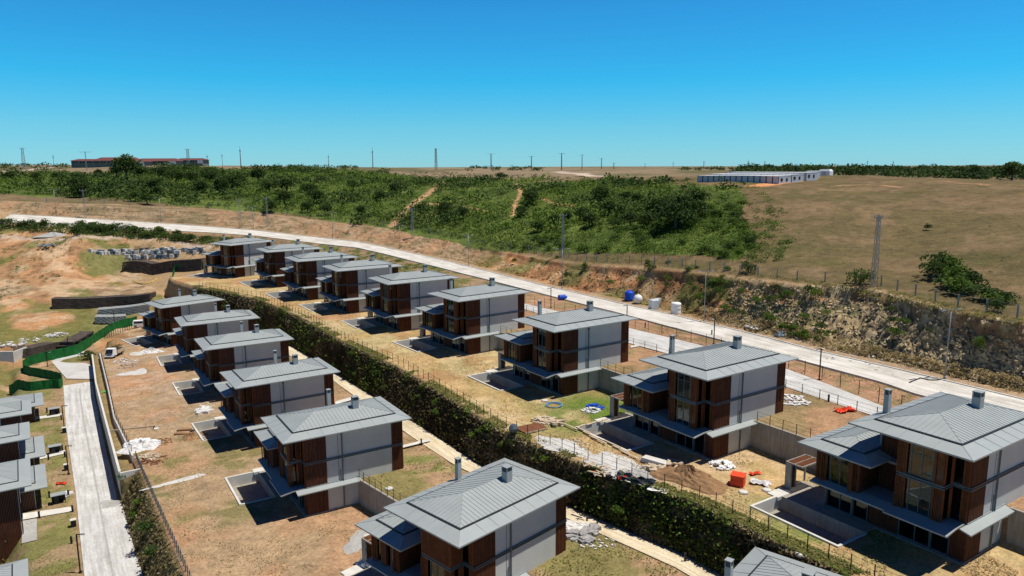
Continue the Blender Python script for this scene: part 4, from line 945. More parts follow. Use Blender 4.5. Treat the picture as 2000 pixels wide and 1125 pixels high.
def crown_points(n, lobes, r, rad=(.75, 1.05)):
    P = []; T = []
    for k, (cx, cy, cz, rx, rz_) in enumerate(lobes):
        m = max(8, int(n*rx*rx/sum(l[3]**2 for l in lobes)))
        d = r.normal(size=(m, 3)); d /= np.linalg.norm(d, axis=1)[:, None]; d[:, 2] = np.where(d[:, 2] < -.5, -d[:, 2], d[:, 2])
        q = r.uniform(rad[0], rad[1], m)[:, None]*(1+.18*np.sin(d[:, :1]*5+k)*np.cos(d[:, 1:2]*6+2*k))
        P.append(np.array([cx, cy, cz])+d*q*np.array([rx, rx, rz_])); T.append(np.clip(r.normal(.5+.22*math.sin(k*2.4), .22, m), 0, 1))
    return np.concatenate(P), np.concatenate(T)
def make_lobes(r, R, H, n, base=.35):
    L_ = []
    for k in range(n):
        a = r.uniform(0, 2*math.pi); d = R*r.uniform(.0, .68)**.7*(1 if k else 0); rr = R*r.uniform(.38, .58)
        zc = H*(base+.62*(1-base)*r.uniform(.15, 1)*(1-.45*d/R)); L_.append((math.cos(a)*d, math.sin(a)*d, zc, rr, rr*r.uniform(.62, .85)*H/R/1.15))
    return L_
TPL = {}
def plant_tpl(kind, seed):
    if (kind, seed) in TPL: return TPL[(kind, seed)]
    r = np.random.default_rng(seed*31+len(kind))
    if kind == 'oak':   # unit: radius 3, height 6
        P, T = crown_points(1500, make_lobes(r, 3.0, 6.0, 11, .3), r); me = leaf_mesh('crown', P, .42, M_leafd, T*.7)
        tr = MB(); tr.tube((0, 0, -.5), (.15, .1, 2.4), .28, .18)
        for k in range(4): a = k*1.6+seed; tr.tube((.12, .08, 1.6+.2*k), (math.cos(a)*1.3, math.sin(a)*1.3, 3.4), .12, .05, 6)
        TPL[(kind, seed)] = (me, tr.mesh('trunk', M_trunk))
    elif kind == 'shrub':  # radius 2, height 2.4
        P, T = crown_points(700, make_lobes(r, 2.0, 2.4, 9, .12), r); TPL[(kind, seed)] = (leaf_mesh('foliage', P, .30, M_leafb, T), MB().tube((0, 0, -.3), (.05, .05, 1.0), .09, .05, 6).mesh('stem', M_trunk))
    elif kind == 'dshrub':
        P, T = crown_points(700, make_lobes(r, 2.0, 2.6, 9, .12), r); TPL[(kind, seed)] = (leaf_mesh('foliage', P, .28, M_leafd, T*.8+.15), MB().tube((0, 0, -.3), (.05, .05, 1.0), .09, .05, 6).mesh('stem', M_trunk))
    return TPL[(kind, seed)]
def plant(kind, x, y, z, s, sz, label, group, cat=None, name=None):
    seed = int(rng.integers(0, 6)); me, tr = plant_tpl(kind, seed)
    t = thing(name or ('oak_tree' if kind == 'oak' else 'shrub'), label, cat or ('tree' if kind == 'oak' else 'bush'), (x, y, z), rng.uniform(0, 6.28), group)
    t.scale = (s, s, sz); link(me.name, me, t); link(tr.name, tr, t); return t
# candidate points in the scrub
cand = rng.uniform([-330, 140], [140, 620], size=(52000, 2)); keep = np.abs(cand[:, 0]) < cand[:, 1]*.80+20; cand = cand[keep]
cz = gz_many(cand[:, 0], cand[:, 1]); cpx, cpy = toPx(cand[:, 0], cand[:, 1], cz)
cU, cV = xy2uv(cand[:, 0], cand[:, 1])
ok = poly_in(cpx, cpy, SCRUB) & (cU > bankT(cV)+2.5); cand, cz, cpx, cpy = cand[ok], cz[ok], cpx[ok], cpy[ok]
# keep tracks clear
clear = np.ones(len(cand), bool)
for pts, wd in TRACKS:
    P = [ground(*p)[:2] for p in pts]
    for (x0, y0), (x1, y1) in zip(P[:-1], P[1:]):
        dx, dy = x1-x0, y1-y0; t = np.clip(((cand[:, 0]-x0)*dx+(cand[:, 1]-y0)*dy)/(dx*dx+dy*dy), 0, 1)
        clear &= np.hypot(cand[:, 0]-x0-t*dx, cand[:, 1]-y0-t*dy) > wd+1.2
dens = fbm(cand[:, 0], cand[:, 1], 22, 4, 77)
sel = clear & (rng.random(len(cand)) < sst(.36, .52, dens)*.95+.05)
cand, cz, cpx, cpy, dens = cand[sel], cz[sel], cpx[sel], cpy[sel], dens[sel]
# thin to a minimum spacing growing with distance
grid = {}; keepi = []
for i in range(len(cand)):
    d = math.hypot(*cand[i]); sp = 1.7+d/190; key = (int(cand[i, 0]//sp), int(cand[i, 1]//sp), int(d//100))
    if key in grid: continue
    grid[key] = 1; keepi.append(i)
cand, cz, cpx, cpy, dens = cand[keepi], cz[keepi], cpx[keepi], cpy[keepi], dens[keepi]
dist = np.hypot(cand[:, 0], cand[:, 1]); orderi = np.argsort(dist)
def zone(p):
    for q, t in ((130, 'at the far left of the scrub'), (240, 'under the left red-roofed building'), (330, 'under the middle red-roofed building'), (450, 'right of the red-roofed buildings'), (580, 'above the two lattice pylons'), (760, 'left of the long sandy track'), (1008, 'between the two sandy tracks'), (1130, 'right of the second sandy track'), (1240, 'left of the huge dark tree clump'), (1385, 'in the huge dark tree clump')):
        if p < q: return t
    return 'beside the brown field'
tree_px = [(248, 352, 9), (228, 346, 5), (275, 345, 5), (192, 344, 3.2), (70, 352, 3.4), (108, 350, 3), (20, 352, 4), (135, 352, 3), (150, 372, 5), (160, 385, 5), (318, 352, 6), (345, 360, 6), (372, 356, 5), (410, 352, 6), (300, 375, 5), (265, 392, 3.4), (288, 398, 3.4), (310, 384, 3.6),
           (395, 378, 5), (430, 380, 6), (455, 370, 6), (415, 356, 5), (506, 345, 4), (505, 358, 6), (470, 360, 4), (560, 378, 6), (555, 400, 5), (520, 378, 5), (605, 385, 5), (620, 398, 5), (690, 372, 4), (745, 395, 4), (770, 380, 4), (640, 420, 3.5), (600, 415, 3.5), (530, 415, 4), (705, 420, 3),
           (975, 352, 3), (985, 350, 2.2), (870, 415, 3), (905, 425, 3), (1035, 402, 4), (1040, 395, 4), (1020, 425, 3), (1172, 400, 4.6), (1175, 385, 3), (1285, 420, 4), (1330, 438, 6), (1320, 450, 5.5), (1350, 430, 4.5), (1365, 405, 4), (1245, 398, 2.6), (1225, 392, 2.4), (1190, 420, 3.4), (1150, 445, 3.2), (1140, 430, 3), (1265, 442, 3), (1310, 418, 3.5), (1230, 440, 3), (1110, 435, 2.6), (1085, 440, 2.6), (1050, 455, 2.6)]
for px_, py_, R_ in tree_px:
    x, y, z = ground(px_, py_); plant('oak', x, y, z, R_/3*.95, R_/3*.72*(1.15 if R_ > 7 else 1), ('biggest round dark tree, in front of the red-roofed buildings' if R_ == 9 else '%s dark green tree %s, %s' % ('large' if R_ >= 5.5 else ('middling' if R_ >= 3.6 else 'small'), zone(px_), 'high on the slope' if py_ < 362 else ('midway up the slope' if py_ < 400 else 'low on the slope'))), 'dark trees on the scrub hillside')
nI = 110
for i in orderi[:nI]:
    s = rng.uniform(.55, 1.15); kind = 'shrub' if rng.random() < .62 else 'dshrub'
    plant(kind, cand[i, 0], cand[i, 1], cz[i]-.15, s, s*rng.uniform(.7, 1.0), '%s %s bush %s' % ('large' if s > .95 else ('middling' if s > .72 else 'small'), 'bright green' if kind == 'shrub' else 'dark evergreen', zone(cpx[i])), 'green bushes on the scrub hillside')
def bulk(name, pts, zs, scale, mat, nleaf, leaf, label, ht=.8, tb=(.5, .25), flat=0):
    n = len(pts); r = np.random.default_rng(n); P = []; T = []; S = []
    base = np.clip(r.normal(tb[0], tb[1]*.6, n)+(fbm(pts[:, 0], pts[:, 1], 18, 4, 131)-.5)*1.7, 0, 1)
    d = r.normal(size=(n, nleaf, 3)); d /= np.linalg.norm(d, axis=2)[..., None]; d[..., 2] = np.abs(d[..., 2])
    lob = r.normal(size=(n, 5, 3))*np.array([.55, .55, .18]); which = r.integers(0, 5, (n, nleaf))
    off = np.take_along_axis(lob, which[..., None].repeat(3, 2), 1)
    sc = np.asarray(scale)[:, None, None]
    q = (d*r.uniform(.5, .75, (n, nleaf, 1))*np.array([1, 1, ht])+off+np.array([0, 0, .25]))*sc
    q = q+np.concatenate([pts, zs[:, None]], 1)[:, None, :]
    t = np.clip(base[:, None]+r.normal(0, .16, (n, nleaf)), 0, 1)
    me = leaf_mesh(name, q.reshape(-1, 3), (np.asarray(scale)[:, None]*leaf*np.ones((n, nleaf))).ravel(), mat, t.ravel())
    o = link(name, me); o['kind'] = 'stuff'; o['label'] = label; return o
rest = orderi[nI:]
rest = rest[:5200]
pick = fbm(cand[rest, 0], cand[rest, 1], 26, 4, 123)+rng.normal(0, .05, len(rest)) < .53
for mk, mt, nm, lb in ((pick, M_leafb, 'scrub', 'mass of bright green scrub covering the far hillside'), (~pick, M_leafd, 'scrub', 'mass of darker evergreen scrub covering the far hillside')):
    ii = rest[mk]; bulk(nm, cand[ii], cz[ii]-.2, (1.0+rng.random(len(ii))**2*2.0+dist[ii]/480)*(1.25 if mt is M_leafd else .9), mt, 56, .30, lb, .85)
# low fern-like cover between the bushes
cc = rng.uniform([-330, 0], [140, 1], size=(90000, 2)); cc[:, 1] = 140+430*cc[:, 1]**2; cc[:, 0] *= np.clip(cc[:, 1]/400, .45, 1); z_ = gz_many(cc[:, 0], cc[:, 1]); a_, b_ = toPx(cc[:, 0], cc[:, 1], z_); u_, v_ = xy2uv(cc[:, 0], cc[:, 1])
k = poly_in(a_, b_, SCRUB) & (u_ > bankT(v_)+1.5) & (rng.random(len(cc)) < .9)
o = bulk('undergrowth', cc[k][:15000], z_[k][:15000], np.full(min(15000, k.sum()), .95), M_leafb, 12, .38, 'low bright ferny undergrowth between the bushes', .45, (.6, .2))
# far woods on the right skyline
P = []
for i in range(620):
    px_ = rng.uniform(1440, 2250); d = rng.uniform(330, 760)
    x, y, _ = atd(px_, 335, d); P.append((x, y))
P = np.array(P); z_ = gz_many(P[:, 0], P[:, 1]); bulk('far_wood', P, z_-1.0, 3.2+rng.random(len(P))*2.2, M_leafd, 110, .26, 'dark wood along the right skyline behind the brown field', .9, (.45, .2))
P = []
for i in range(300):
    px_ = rng.choice([rng.uniform(-300, 130), rng.uniform(560, 700), rng.uniform(900, 1060), rng.uniform(1330, 1500)], p=[.5, .2, .1, .2]); d = rng.uniform(520, 900)
    x, y, _ = atd(px_, 335, d); P.append((x, y))
P = np.array(P); z_ = gz_many(P[:, 0], P[:, 1]); bulk('far_scrub', P, z_-.4, 1.6+rng.random(len(P))*2.2, M_leafd, 40, .36, 'thin line of low scrub on the left skyline', .8, (.5, .2))
for (px_, py_, R_) in [(1905, 350, 4), (1975, 354, 5), (1475, 336, 2)]:
    x, y, z = ground(px_, py_); x, y = x*1.12, y*1.12; plant('oak', x, y, gz(x, y), R_/3, R_/3*.8, 'round dark tree at the edge of the skyline wood', 'trees in front of the skyline wood')
# planted bank between the rows
def vz(v):
    d = {'B9': 'facing the nearest upper villa', 'B8': 'facing the upper villa with white dust', 'B7': 'facing the villa on green lawn', 'B6': 'facing the fourth upper villa from the right', 'B5': 'facing the fifth upper villa from the right', 'B4': 'facing the sixth upper villa from the right', 'B3': 'facing the third farthest upper villa', 'B2': 'facing the second farthest upper villa', 'B1': 'facing the farthest upper villa'}
    return d[min(d, key=lambda k_: abs(xy2uv(HOUSES[k_][0], HOUSES[k_][1])[1]+5-v))]
def pz(p):
    for q, t in ((60, 'at the far left'), (200, 'above the gravel heap'), (330, 'above the left stone pallets'), (430, 'above the right stone pallets'), (560, 'behind the farthest upper villa'), (700, 'behind the third farthest upper villa'), (860, 'behind the fifth upper villa'), (1060, 'left of the small lying blue tank'), (1180, 'left of the big blue tank'), (1260, 'above the big blue tank'), (1350, 'above the white tanks'), (1450, 'right of the white tanks'), (1560, 'near the dark boulder')):
        if p < q: return t
    return 'where the rock face begins'
def bank_pts(n, V0, V1, fa, fb, za_, zb_, r, outs=.35):
    V = r.uniform(V0, V1, n); t = r.random(n); a = fa(V); b = fb(V)
    U = a+(b-a)*t+r.normal(0, outs, n)*.5-.25; x, y = uv2xy(U, V); z = za_(V)*(1-t)+zb_(V)*t+np.abs(r.normal(0, 1, n))*(.28-.2*t); return np.stack([x, y, z], 1), V, t
tGv = lambda V: np.maximum(topG(V), pathR(V)+1.3)
r = np.random.default_rng(5)
Pb, Vb_, tb_ = bank_pts(62000, 26, 212, lambda V: pathR(V)+.30, lambda V: tGv(V)+.2, lambda V: zA(V)+3.2, lambda V: 0*V, r, .25)
w_ = r.random(len(Pb)) < np.clip(60/np.maximum(Pb[:, 1], 40), .35, 1)*(.5+.9*fbm(Vb_, Pb[:, 2]*2.0, 2.2, 3, 88)); Pb, Vb_, tb_ = Pb[w_], Vb_[w_], tb_[w_]
tint = np.clip((fbm(Vb_, Pb[:, 2]*1.5, 2.6, 3, 90)-.5)*1.9+.42+(fbm(Vb_, Pb[:, 2], 14, 2, 92)-.5)*1.2+r.normal(0, .2, len(Pb)), 0, 1)
tint = np.where(tb_ > .93, .9, tint)
o = link('bank_plants', leaf_mesh('bank_plants', Pb, .34, M_hedge, tint)); o['kind'] = 'stuff'; o['label'] = 'tangled green and brown creepers covering the bank between the rows'
gsel = fbm(Vb_, Pb[:, 2], 3.0, 3, 91)+(fbm(Vb_, 0*Vb_, 16, 2, 93)-.5)*.5 > .54; Pg = Pb[gsel]+r.normal(0, .15, (gsel.sum(), 3)); 
o = link('bank_plants', leaf_mesh('bank_plants', Pg, .32, M_leafb, np.clip(r.normal(.4, .25, len(Pg)), 0, 1))); o['kind'] = 'stuff'; o['label'] = 'bright leafy creepers in patches on the bank between the rows'
for i in range(28):
    v = rng.uniform(28, 205); t_ = rng.uniform(.15, 1.0); a_ = float(pathR(v)); b_ = tG(v); x, y = uv2xy(a_+(b_-a_)*t_-.2, v); z = float((zA(v)+3.2)*(1-t_)); s = rng.uniform(.22, .5)
    plant('shrub' if rng.random() < .6 else 'dshrub', x, y, z-.1, s, s*rng.uniform(.8, 1.3), '%s shrub rooted %s on the bank, %s' % ('tiny' if s < .3 else ('small' if s < .4 else 'bushy'), 'low' if t_ < .45 else ('halfway' if t_ < .75 else 'high'), vz(v)), 'shrubs on the bank between the rows')
# weeds on the slope beside the lower lane, tint darkened for its shaded face
Pb, Vb_, tb_ = bank_pts(5200, 60, 108, lambda V: laneR(V)+.3, edgeA, lambda V: -13+0*V, lambda V: zA(V), r, .25)
o = link('slope_weeds', leaf_mesh('slope_weeds', Pb, .34, M_hedge, np.clip(r.normal(.22, .22, len(Pb)), 0, 1))); o['kind'] = 'stuff'; o['label'] = 'tangled weeds tinted dark for the shade on the slope beside the pale lane'
for px_, py_, s in [(290, 1040, .7), (240, 945, .4), (275, 985, .45), (262, 1010, .5), (225, 690, .9), (172, 702, 1.0), (300, 1085, .6)]:
    x, y, z = ground(px_, py_); plant('dshrub' if s > .5 else 'shrub', x, y, z, s, s, 'leafy bush beside the pale lower lane', 'bushes beside the pale lane')
# vegetation under and beside the road, upper left
def px_bushes(n, poly, smin, smax, kindp, label, group, name=None, as_stuff=None):
    xs = [p[0] for p in poly]; ys = [p[1] for p in poly]; m = 0; pts = []
    while m < n:
        a = rng.uniform(min(xs), max(xs)); b = rng.uniform(min(ys), max(ys))
        if poly_in(np.array([a]), np.array([b]), poly)[0]:
            x, y, z = ground(a, b); pts.append((x, y, z)); m += 1
    if as_stuff and n:
        P = np.array(pts); bulk(as_stuff[0], P[:, :2], P[:, 2]-.1, rng.uniform(smin, smax, n), as_stuff[1], as_stuff[2], as_stuff[3], label, .8, (.45, .25)); return
    for x, y, z in pts:
        s = rng.uniform(smin, smax); kd = 'shrub' if rng.random() < kindp else 'dshrub'; f_ = (s-smin)/(smax-smin); qx, qy = toPx(x, y, z)
        plant(kd, x, y, z-.15, s, s*rng.uniform(.8, 1.15), '%s %s bush %s, %s' % ('small' if f_ < .33 else ('middling' if f_ < .66 else 'large'), 'bright green' if kd == 'shrub' else 'dark green', label, pz(qx)), group)
px_bushes(420, [(0, 430), (140, 443), (260, 450), (400, 463), (520, 470), (470, 482), (410, 480), (300, 470), (150, 460), (0, 450)], .8, 1.7, .2, 'continuous dark scrub on the bank below the far road', None, as_stuff=('bank_scrub', M_leafd, 60, .3))
px_bushes(26, [(140, 443), (260, 450), (400, 463), (520, 470), (470, 480), (410, 478), (300, 466), (150, 458)], .9, 1.7, .15, 'below the far road', 'dark bushes on the bank below the road')
px_bushes(40, [(0, 428), (140, 440), (250, 449), (380, 461), (520, 477), (640, 505), (760, 530), (700, 530), (560, 495), (400, 472), (200, 460), (0, 450)], .5, 1.1, .5, 'on the near roadside', 'bushes on the near side of the road')
px_bushes(260, [(0, 455), (180, 470), (340, 480), (230, 500), (60, 560), (0, 600)], .3, .9, .6, 'low weeds and bushes over the bare slope at left', None, as_stuff=('slope_scrub', M_leafb, 40, .3))
# bank and verge
BK = [(1000, 500), (1150, 505), (1300, 512), (1450, 525), (1560, 560), (1640, 600), (1600, 650), (1500, 640), (1400, 600), (1250, 570), (1100, 545), (1000, 530)]
px_bushes(300, BK, .15, .5, .5, 'low weeds over the orange earth bank', None, as_stuff=('bank_weeds', M_leafb, 30, .3))
px_bushes(42, BK, .25, .75, .65, 'on the orange bank', 'bushes on the orange earth bank')
px_bushes(16, [(1480, 620), (1560, 640), (1640, 640), (1620, 668), (1540, 655)], .3, .7, .7, 'at the rock foot', 'bushes at the foot of the rocky bank')
px_bushes(10, [(1500, 560), (1700, 590), (1850, 650), (1990, 680), (1850, 690), (1650, 640)], .3, .6, .3, 'on the rock face', 'bushes on the rock face')
px_bushes(600, [(1380, 600), (1600, 650), (1800, 700), (2000, 740), (2000, 770), (1800, 720), (1600, 676), (1400, 632), (1250, 590)], .25, .6, .5, 'dry straw-coloured grass on the verge below the bank', None, as_stuff=('verge_grass', M_dry, 26, .4))
px_bushes(500, [(1000, 495), (1300, 508), (1600, 560), (2000, 640), (2000, 625), (1700, 560), (1400, 525), (1000, 490)], .2, .5, .5, 'weedy lip along the top of the cut bank', None, as_stuff=('verge_grass', M_grass, 24, .4))
px_bushes(600, [(700, 470), (1000, 530), (1300, 600), (1300, 575), (1000, 505), (800, 480)], .2, .5, .5, 'dry weeds on the verge behind the road', None, as_stuff=('verge_grass', M_dry, 22, .4))
for px_, py_, s, kd in [(1600, 515, 0, 0)]: pass
BB = [(1835, 520, 1.7, 1.5), (1862, 545, 2.0, 1.3), (1820, 530, 1.3, 1.2), (1880, 560, 1.6, 1.1), (1915, 570, 1.5, .8), (1945, 577, 1.3, .6), (1965, 575, .9, .6), (1860, 530, 1.2, 1.5), (1895, 552, 1.3, 1.2)]
for i, (px_, py_, s, sz) in enumerate(BB):
    x, y, z = ground(px_, py_+14); plant('shrub' if i % 2 else 'dshrub', x, y, z, s*.95, sz*1.2, '%s of the field thicket, %s of nine from the left' % ('bright leafy bush' if i % 2 else 'dark bush', ['second', 'fifth', 'leftmost', 'sixth', 'third last', 'second last', 'rightmost', 'fourth', 'middle'][i]), 'bushes of the thicket in the field')
for px_, py_, s in [(1680, 556, 1.1), (1462, 533, .9), (1948, 610, .8), (1500, 432, .3), (1810, 448, .5)]:
    x, y, z = ground(px_, py_); plant('dshrub', x, y, z-.1, s, s*1.2, {1.1: 'round dark bush left of the nearest lattice pylon', .9: 'dark bush above the orange bank', .8: 'round bush on the lip of the rock face', .3: 'tiny bush at the left edge of the field', .5: 'small bush out in the brown field'}[s], None)
px_bushes(160, [(1480, 380), (2000, 370), (2000, 600), (1700, 540), (1480, 500)], .10, .32, .5, 'tiny tufts dotted over the brown field', None, as_stuff=('field_tufts', M_leafd, 18, .5))
# garden grass
def tuft_field(n, V0, V1, fa, fb, zf, mat, size, label, dthr, seed, tint=(.5, .25)):
    r = np.random.default_rng(seed); V = V0+(V1-V0)*r.random(n)**1.35; a = fa(V); b = fb(V); U = a+(b-a)*r.random(n); x, y = uv2xy(U, V)
    m = fbm(x, y, 3.5, 4, seed) > dthr
    for k, (hx, hy, hz, ya) in HOUSES.items():
        ya = math.radians(ya); A_ = (x-hx)*math.sin(ya)+(y-hy)*math.cos(ya); B_ = -(x-hx)*math.cos(ya)+(y-hy)*math.sin(ya)
        m &= ~(((A_ > -6.6) & (A_ < 12.6) & (B_ > 6.8) & (B_ < 16.8)) | ((A_ > -.6) & (A_ < 12.6) & (B_ > -.3) & (B_ < 13)))
    x, y, V = x[m], y[m], V[m]; P = np.stack([x, y, zf(V)+r.random(len(x))*.12], 1)
    o = link('grass', leaf_mesh('grass', P, size, mat, np.clip(r.normal(tint[0], tint[1], len(P)), 0, 1), up=1.6)); o['kind'] = 'stuff'; o['label'] = label
tuft_field(42000, 22, 215, lambda V: tGv(V)+.6, lambda V: retB(V)-.3, lambda V: 0*V, M_dry, .17, 'dry straw grass on the upper front gardens', .47, 3, (.6, .25))
tuft_field(30000, 22, 215, lambda V: tGv(V)-.1, lambda V: tGv(V)+1.8, lambda V: 0*V, M_grass, .21, 'weeds along the fence on top of the planted bank', .45, 4)
tuft_field(26000, 40, 190, lambda V: edgeA(V)+.2, lambda V: retA(V)-.3, lambda V: zA(V), M_dry, .17, 'dry grass on the lower front gardens', .52, 5, (.45, .25))
tuft_field(12000, 40, 190, lambda V: retA(V)+.4, lambda V: pathL(V)-.2, lambda V: zA(V)+3.2, M_grass, .18, 'patchy grass on the lower rear gardens', .50, 6)
tuft_field(9000, 30, 230, lambda V: blF(V)+.3, lambda V: roadN(V)-.3, lambda V: 3.15+0*V, M_grass, .18, 'weeds on the strip beside the road', .58, 8, (.4, .25))
tuft_field(9000, 70, 170, lambda V: -6+0*V, lambda V: laneL(V)-.3, lambda V: -13.1+0*V, M_grass, .18, 'grass behind the terraced houses', .45, 9, (.4, .25))

# ------------------------------------------------------------------ street lamps, pylons, masts
def lamp_mesh():
    if 'lamp' in TPL: return TPL['lamp']
    p = MB().tube((0, 0, 0), (0, 0, 9.6), .11, .055, 8).tube((0, 0, -.3), (0, 0, .5), .17, .17, 8)
    a = MB().beam((-1.25, 0, 9.75), (1.25, 0, 9.75), .07).beam((0, 0, 9.5), (0, 0, 9.8), .1)
    h = MB().hexa([(-.42, -.15, -.05), (.42, -.15, -.05), (.42, .15, -.05), (-.42, .15, -.05), (-.36, -.1, .07), (.36, -.1, .07), (.36, .1, .07), (-.36, .1, .07)])
    TPL['lamp'] = (p.mesh('pole', M_galv, True), a.mesh('arm', M_galv), h.mesh('lamp_head', M_galv)); return TPL['lamp']
def road_lamp(px_, py_, where, sc=1.0):
    x, y, z = ground(px_, py_); p, a, h = lamp_mesh()
    t = thing('street_lamp', 'tall grey twin-arm street lamp '+where, 'street lamp', (x, y, z), .35, 'tall street lamps along the concrete road'); t.scale = (sc, sc, sc)
    link('pole', p, t); ar = link('arm', a, t); link('lamp_head', h, ar, (-1.45, 0, 9.78)); link('lamp_head', h, ar, (1.45, 0, 9.78))
for a in [(1845, 741, 'at the foot of the rock face on the right', 1.0), (1375, 630, 'behind the white tanks', 1.0), (1098, 563, 'under the lattice pylon in the middle', .98), (915, 520, 'beside the road bend in the centre', .95), (781, 487, 'left of the centre road bend', .85), (650, 465, 'behind the third upper villa', 1.0), (495, 449, 'near the two lattice pylons', 1.0), (315, 436, 'below the big round tree', 1.1), (110, 420, 'at the far left of the road', 1.1)]: road_lamp(*a)
def lane_lamp(px_, py_, h, where, ang=0, z=None, arm=.9):
    if z is None: x, y, z = ground(px_, py_)
    else: x, y = at(px_, py_, z)
    t = thing('lane_lamp', 'dark slim lane lamp '+where, 'street lamp', (x, y, z), ang, 'dark slim lane lamps')
    link('pole', MB().box(-.06, .06, -.06, .06, -.2, h).mesh('pole', M_dark), t)
    link('base', MB().box(-.16, .16, -.16, .16, -.1, .12).mesh('base', M_dark), t)
    ar = link('arm', MB().box(-.05, arm, -.05, .05, h, h+.08).mesh('arm', M_dark), t); link('lamp_head', MB().box(arm-.4, arm+.05, -.09, .09, h-.05, h-.005).mesh('lamp_head', M_white), ar)
lane_lamp(157, 1118, 4.6, 'nearest the bottom edge of the picture', .1, -13); lane_lamp(134, 926, 4.4, 'beside the middle terraced house', .1, -13); lane_lamp(126, 840, 4.4, 'near the folded green mesh', .1, -13)
lane_lamp(1076, 602, 4.2, 'beside the blue water tank', -2.6); lane_lamp(1224, 641, 4.2, 'right behind the villa on green lawn', -2.6); lane_lamp(1394, 672, 4.4, 'between the gravel lane and the road', -2.6); lane_lamp(1600, 742, 4.4, 'above the widest bit of gravel lane', -2.6)
lane_lamp(224, 633, 3.6, 'standing at the stone garden walls', 0); lane_lamp(134, 686, 3.6, 'behind the middle of the green mesh', 0); lane_lamp(93, 716, 3.4, 'inside the loop of the green mesh', 0)
def lattice(name, label, pos, H, w0, w1, n=9, arm=2.6, arms=1, group=None, cat='pylon', br=.034, mat=None):
    mat = mat or M_galv; t = thing(name, label, cat, pos, .5, group); m = MB()
    L = lambda k: (w0+(w1-w0)*k/n)/2
    for k in range(n):
        a, b, z0, z1 = L(k), L(k+1), H*k/n, H*(k+1)/n
        c0 = [(-a, -a), (a, -a), (a, a), (-a, a)]; c1 = [(-b, -b), (b, -b), (b, b), (-b, b)]
        for i in range(4):
            j = (i+1) % 4; m.beam((*c0[i], z0), (*c1[i], z1), br*1.7); m.beam((*c0[i], z0), (*c1[j], z1), br); m.beam((*c0[j], z0), (*c1[i], z1), br); m.beam((*c1[i], z1), (*c1[j], z1), br)
    link('lattice_mast', m.mesh('lattice_mast', mat), t)
    for q in range(arms):
        zz = H-.3-q*1.6; ar = link('cross_arm', MB().beam((-arm/2, 0, zz), (arm/2, 0, zz), .12).beam((-arm/2, 0, zz), (0, 0, zz-.5), .06).beam((arm/2, 0, zz), (0, 0, zz-.5), .06).mesh('cross_arm', mat), t)
        for xx in (-arm/2+.1, 0, arm/2-.1): link('insulator', MB().tube((xx, 0, zz+.05), (xx, 0, zz+.5), .09, .05, 6).mesh('insulator', M_pale), ar)
    return t
for px_, py_, H_, w_, lb in [(1706, 560, 12.6, .85, 'nearest lattice pylon, in front of the brown field'), (1099, 500, 11.5, .7, 'lattice pylon in the middle above the orange bank'), (806, 465, 11, .9, 'lattice pylon at the left foot of the scrub hill'), (523, 441, 12.0, .8, 'right one of two lattice pylons behind the upper villas'), (470, 446, 12.3, .9, 'left one of two lattice pylons behind the upper villas'), (167, 426, 12, .9, 'lattice pylon at the far left beside the road')]:
    x, y, z = ground(px_, py_); lattice('lattice_pylon', lb, (x, y, z-.2), H_, w_, w_*.5, 8, 2.4, 1, 'lattice pylons along the road bank')
def mast(px_, ptop, d, kind, lb, w=1.0):
    x, y, zt = atd(px_, ptop, d); zb = gz(x, y); H_ = zt-zb
    if kind == 'T': lattice('power_pole', lb, (x, y, zb), H_, .7*w, .4*w, 6, 7*w, 1, 'power poles on the skyline', 'pole', .09)
    elif kind == 'L': lattice('lattice_mast_tower', lb, (x, y, zb), H_, 2.4*w, 1.2*w, 7, 4*w, 1, 'lattice towers on the skyline', 'mast', .11)
    else:
        t = thing('slim_mast', lb, 'mast', (x, y, zb), 0, 'slim masts on the skyline'); link('pole', MB().tube((0, 0, 0), (0, 0, H_*.8), .45*w, .3*w, 6).tube((0, 0, H_*.8), (0, 0, H_), .16*w, .1*w, 6).mesh('pole', M_galv), t)
        link('antenna', MB().box(-.6, .6, -.1, .1, H_*.74, H_*.80).box(-.1, .1, -.6, .6, H_*.60, H_*.66).mesh('antenna', M_galv), t)['kind'] = 'stuff'
mast(43, 289, 560, 'L', 'lattice tower at the far left skyline'); mast(166, 296, 520, 'T', 'power pole in front of the red-roofed buildings', 1); mast(366, 291, 560, 'L', 'antenna tower behind the red-roofed buildings', 1)
mast(468, 285, 640, 'S', 'tall slim mast right of the red-roofed buildings'); mast(641, 300, 760, 'S', 'slim mast left of the skyline centre', .8); mast(727, 287, 700, 'S', 'tallest slim mast near the skyline centre', 1.1); mast(851, 290, 640, 'L', 'lattice tower at the skyline centre', .8)
mast(959, 300, 640, 'T', 'power pole above the tan hill crest', 1); mast(1038, 305, 680, 'T', 'second power pole right of the skyline centre', .9); mast(1097, 299, 640, 'T', 'third power pole right of the skyline centre', 1); mast(1137, 302, 680, 'T', 'narrow pole beside the third power pole', .6); mast(1175, 309, 720, 'T', 'small distant pole right of the narrow pole', .7)
mast(1199, 318, 760, 'T', 'tiny distant pole over the tan rise', .8); mast(1260, 318, 760, 'S', 'tiny thin mast over the tan rise', .6); mast(1315, 315, 760, 'S', 'thin mast left of the cabin camp', .6); mast(1375, 315, 700, 'T', 'distant pole above the cabin camp left end', .5); mast(1450, 320, 640, 'S', 'short mast above the cabin camp', .5); mast(1462, 311, 700, 'S', 'slim mast above the cabin camp', .6); mast(1494, 312, 700, 'S', 'slim mast over the camp right end', .6); mast(1695, 311, 640, 'S', 'thin mast above the skyline wood', .5); mast(1745, 312, 640, 'S', 'right-hand thin mast above the skyline wood', .5)
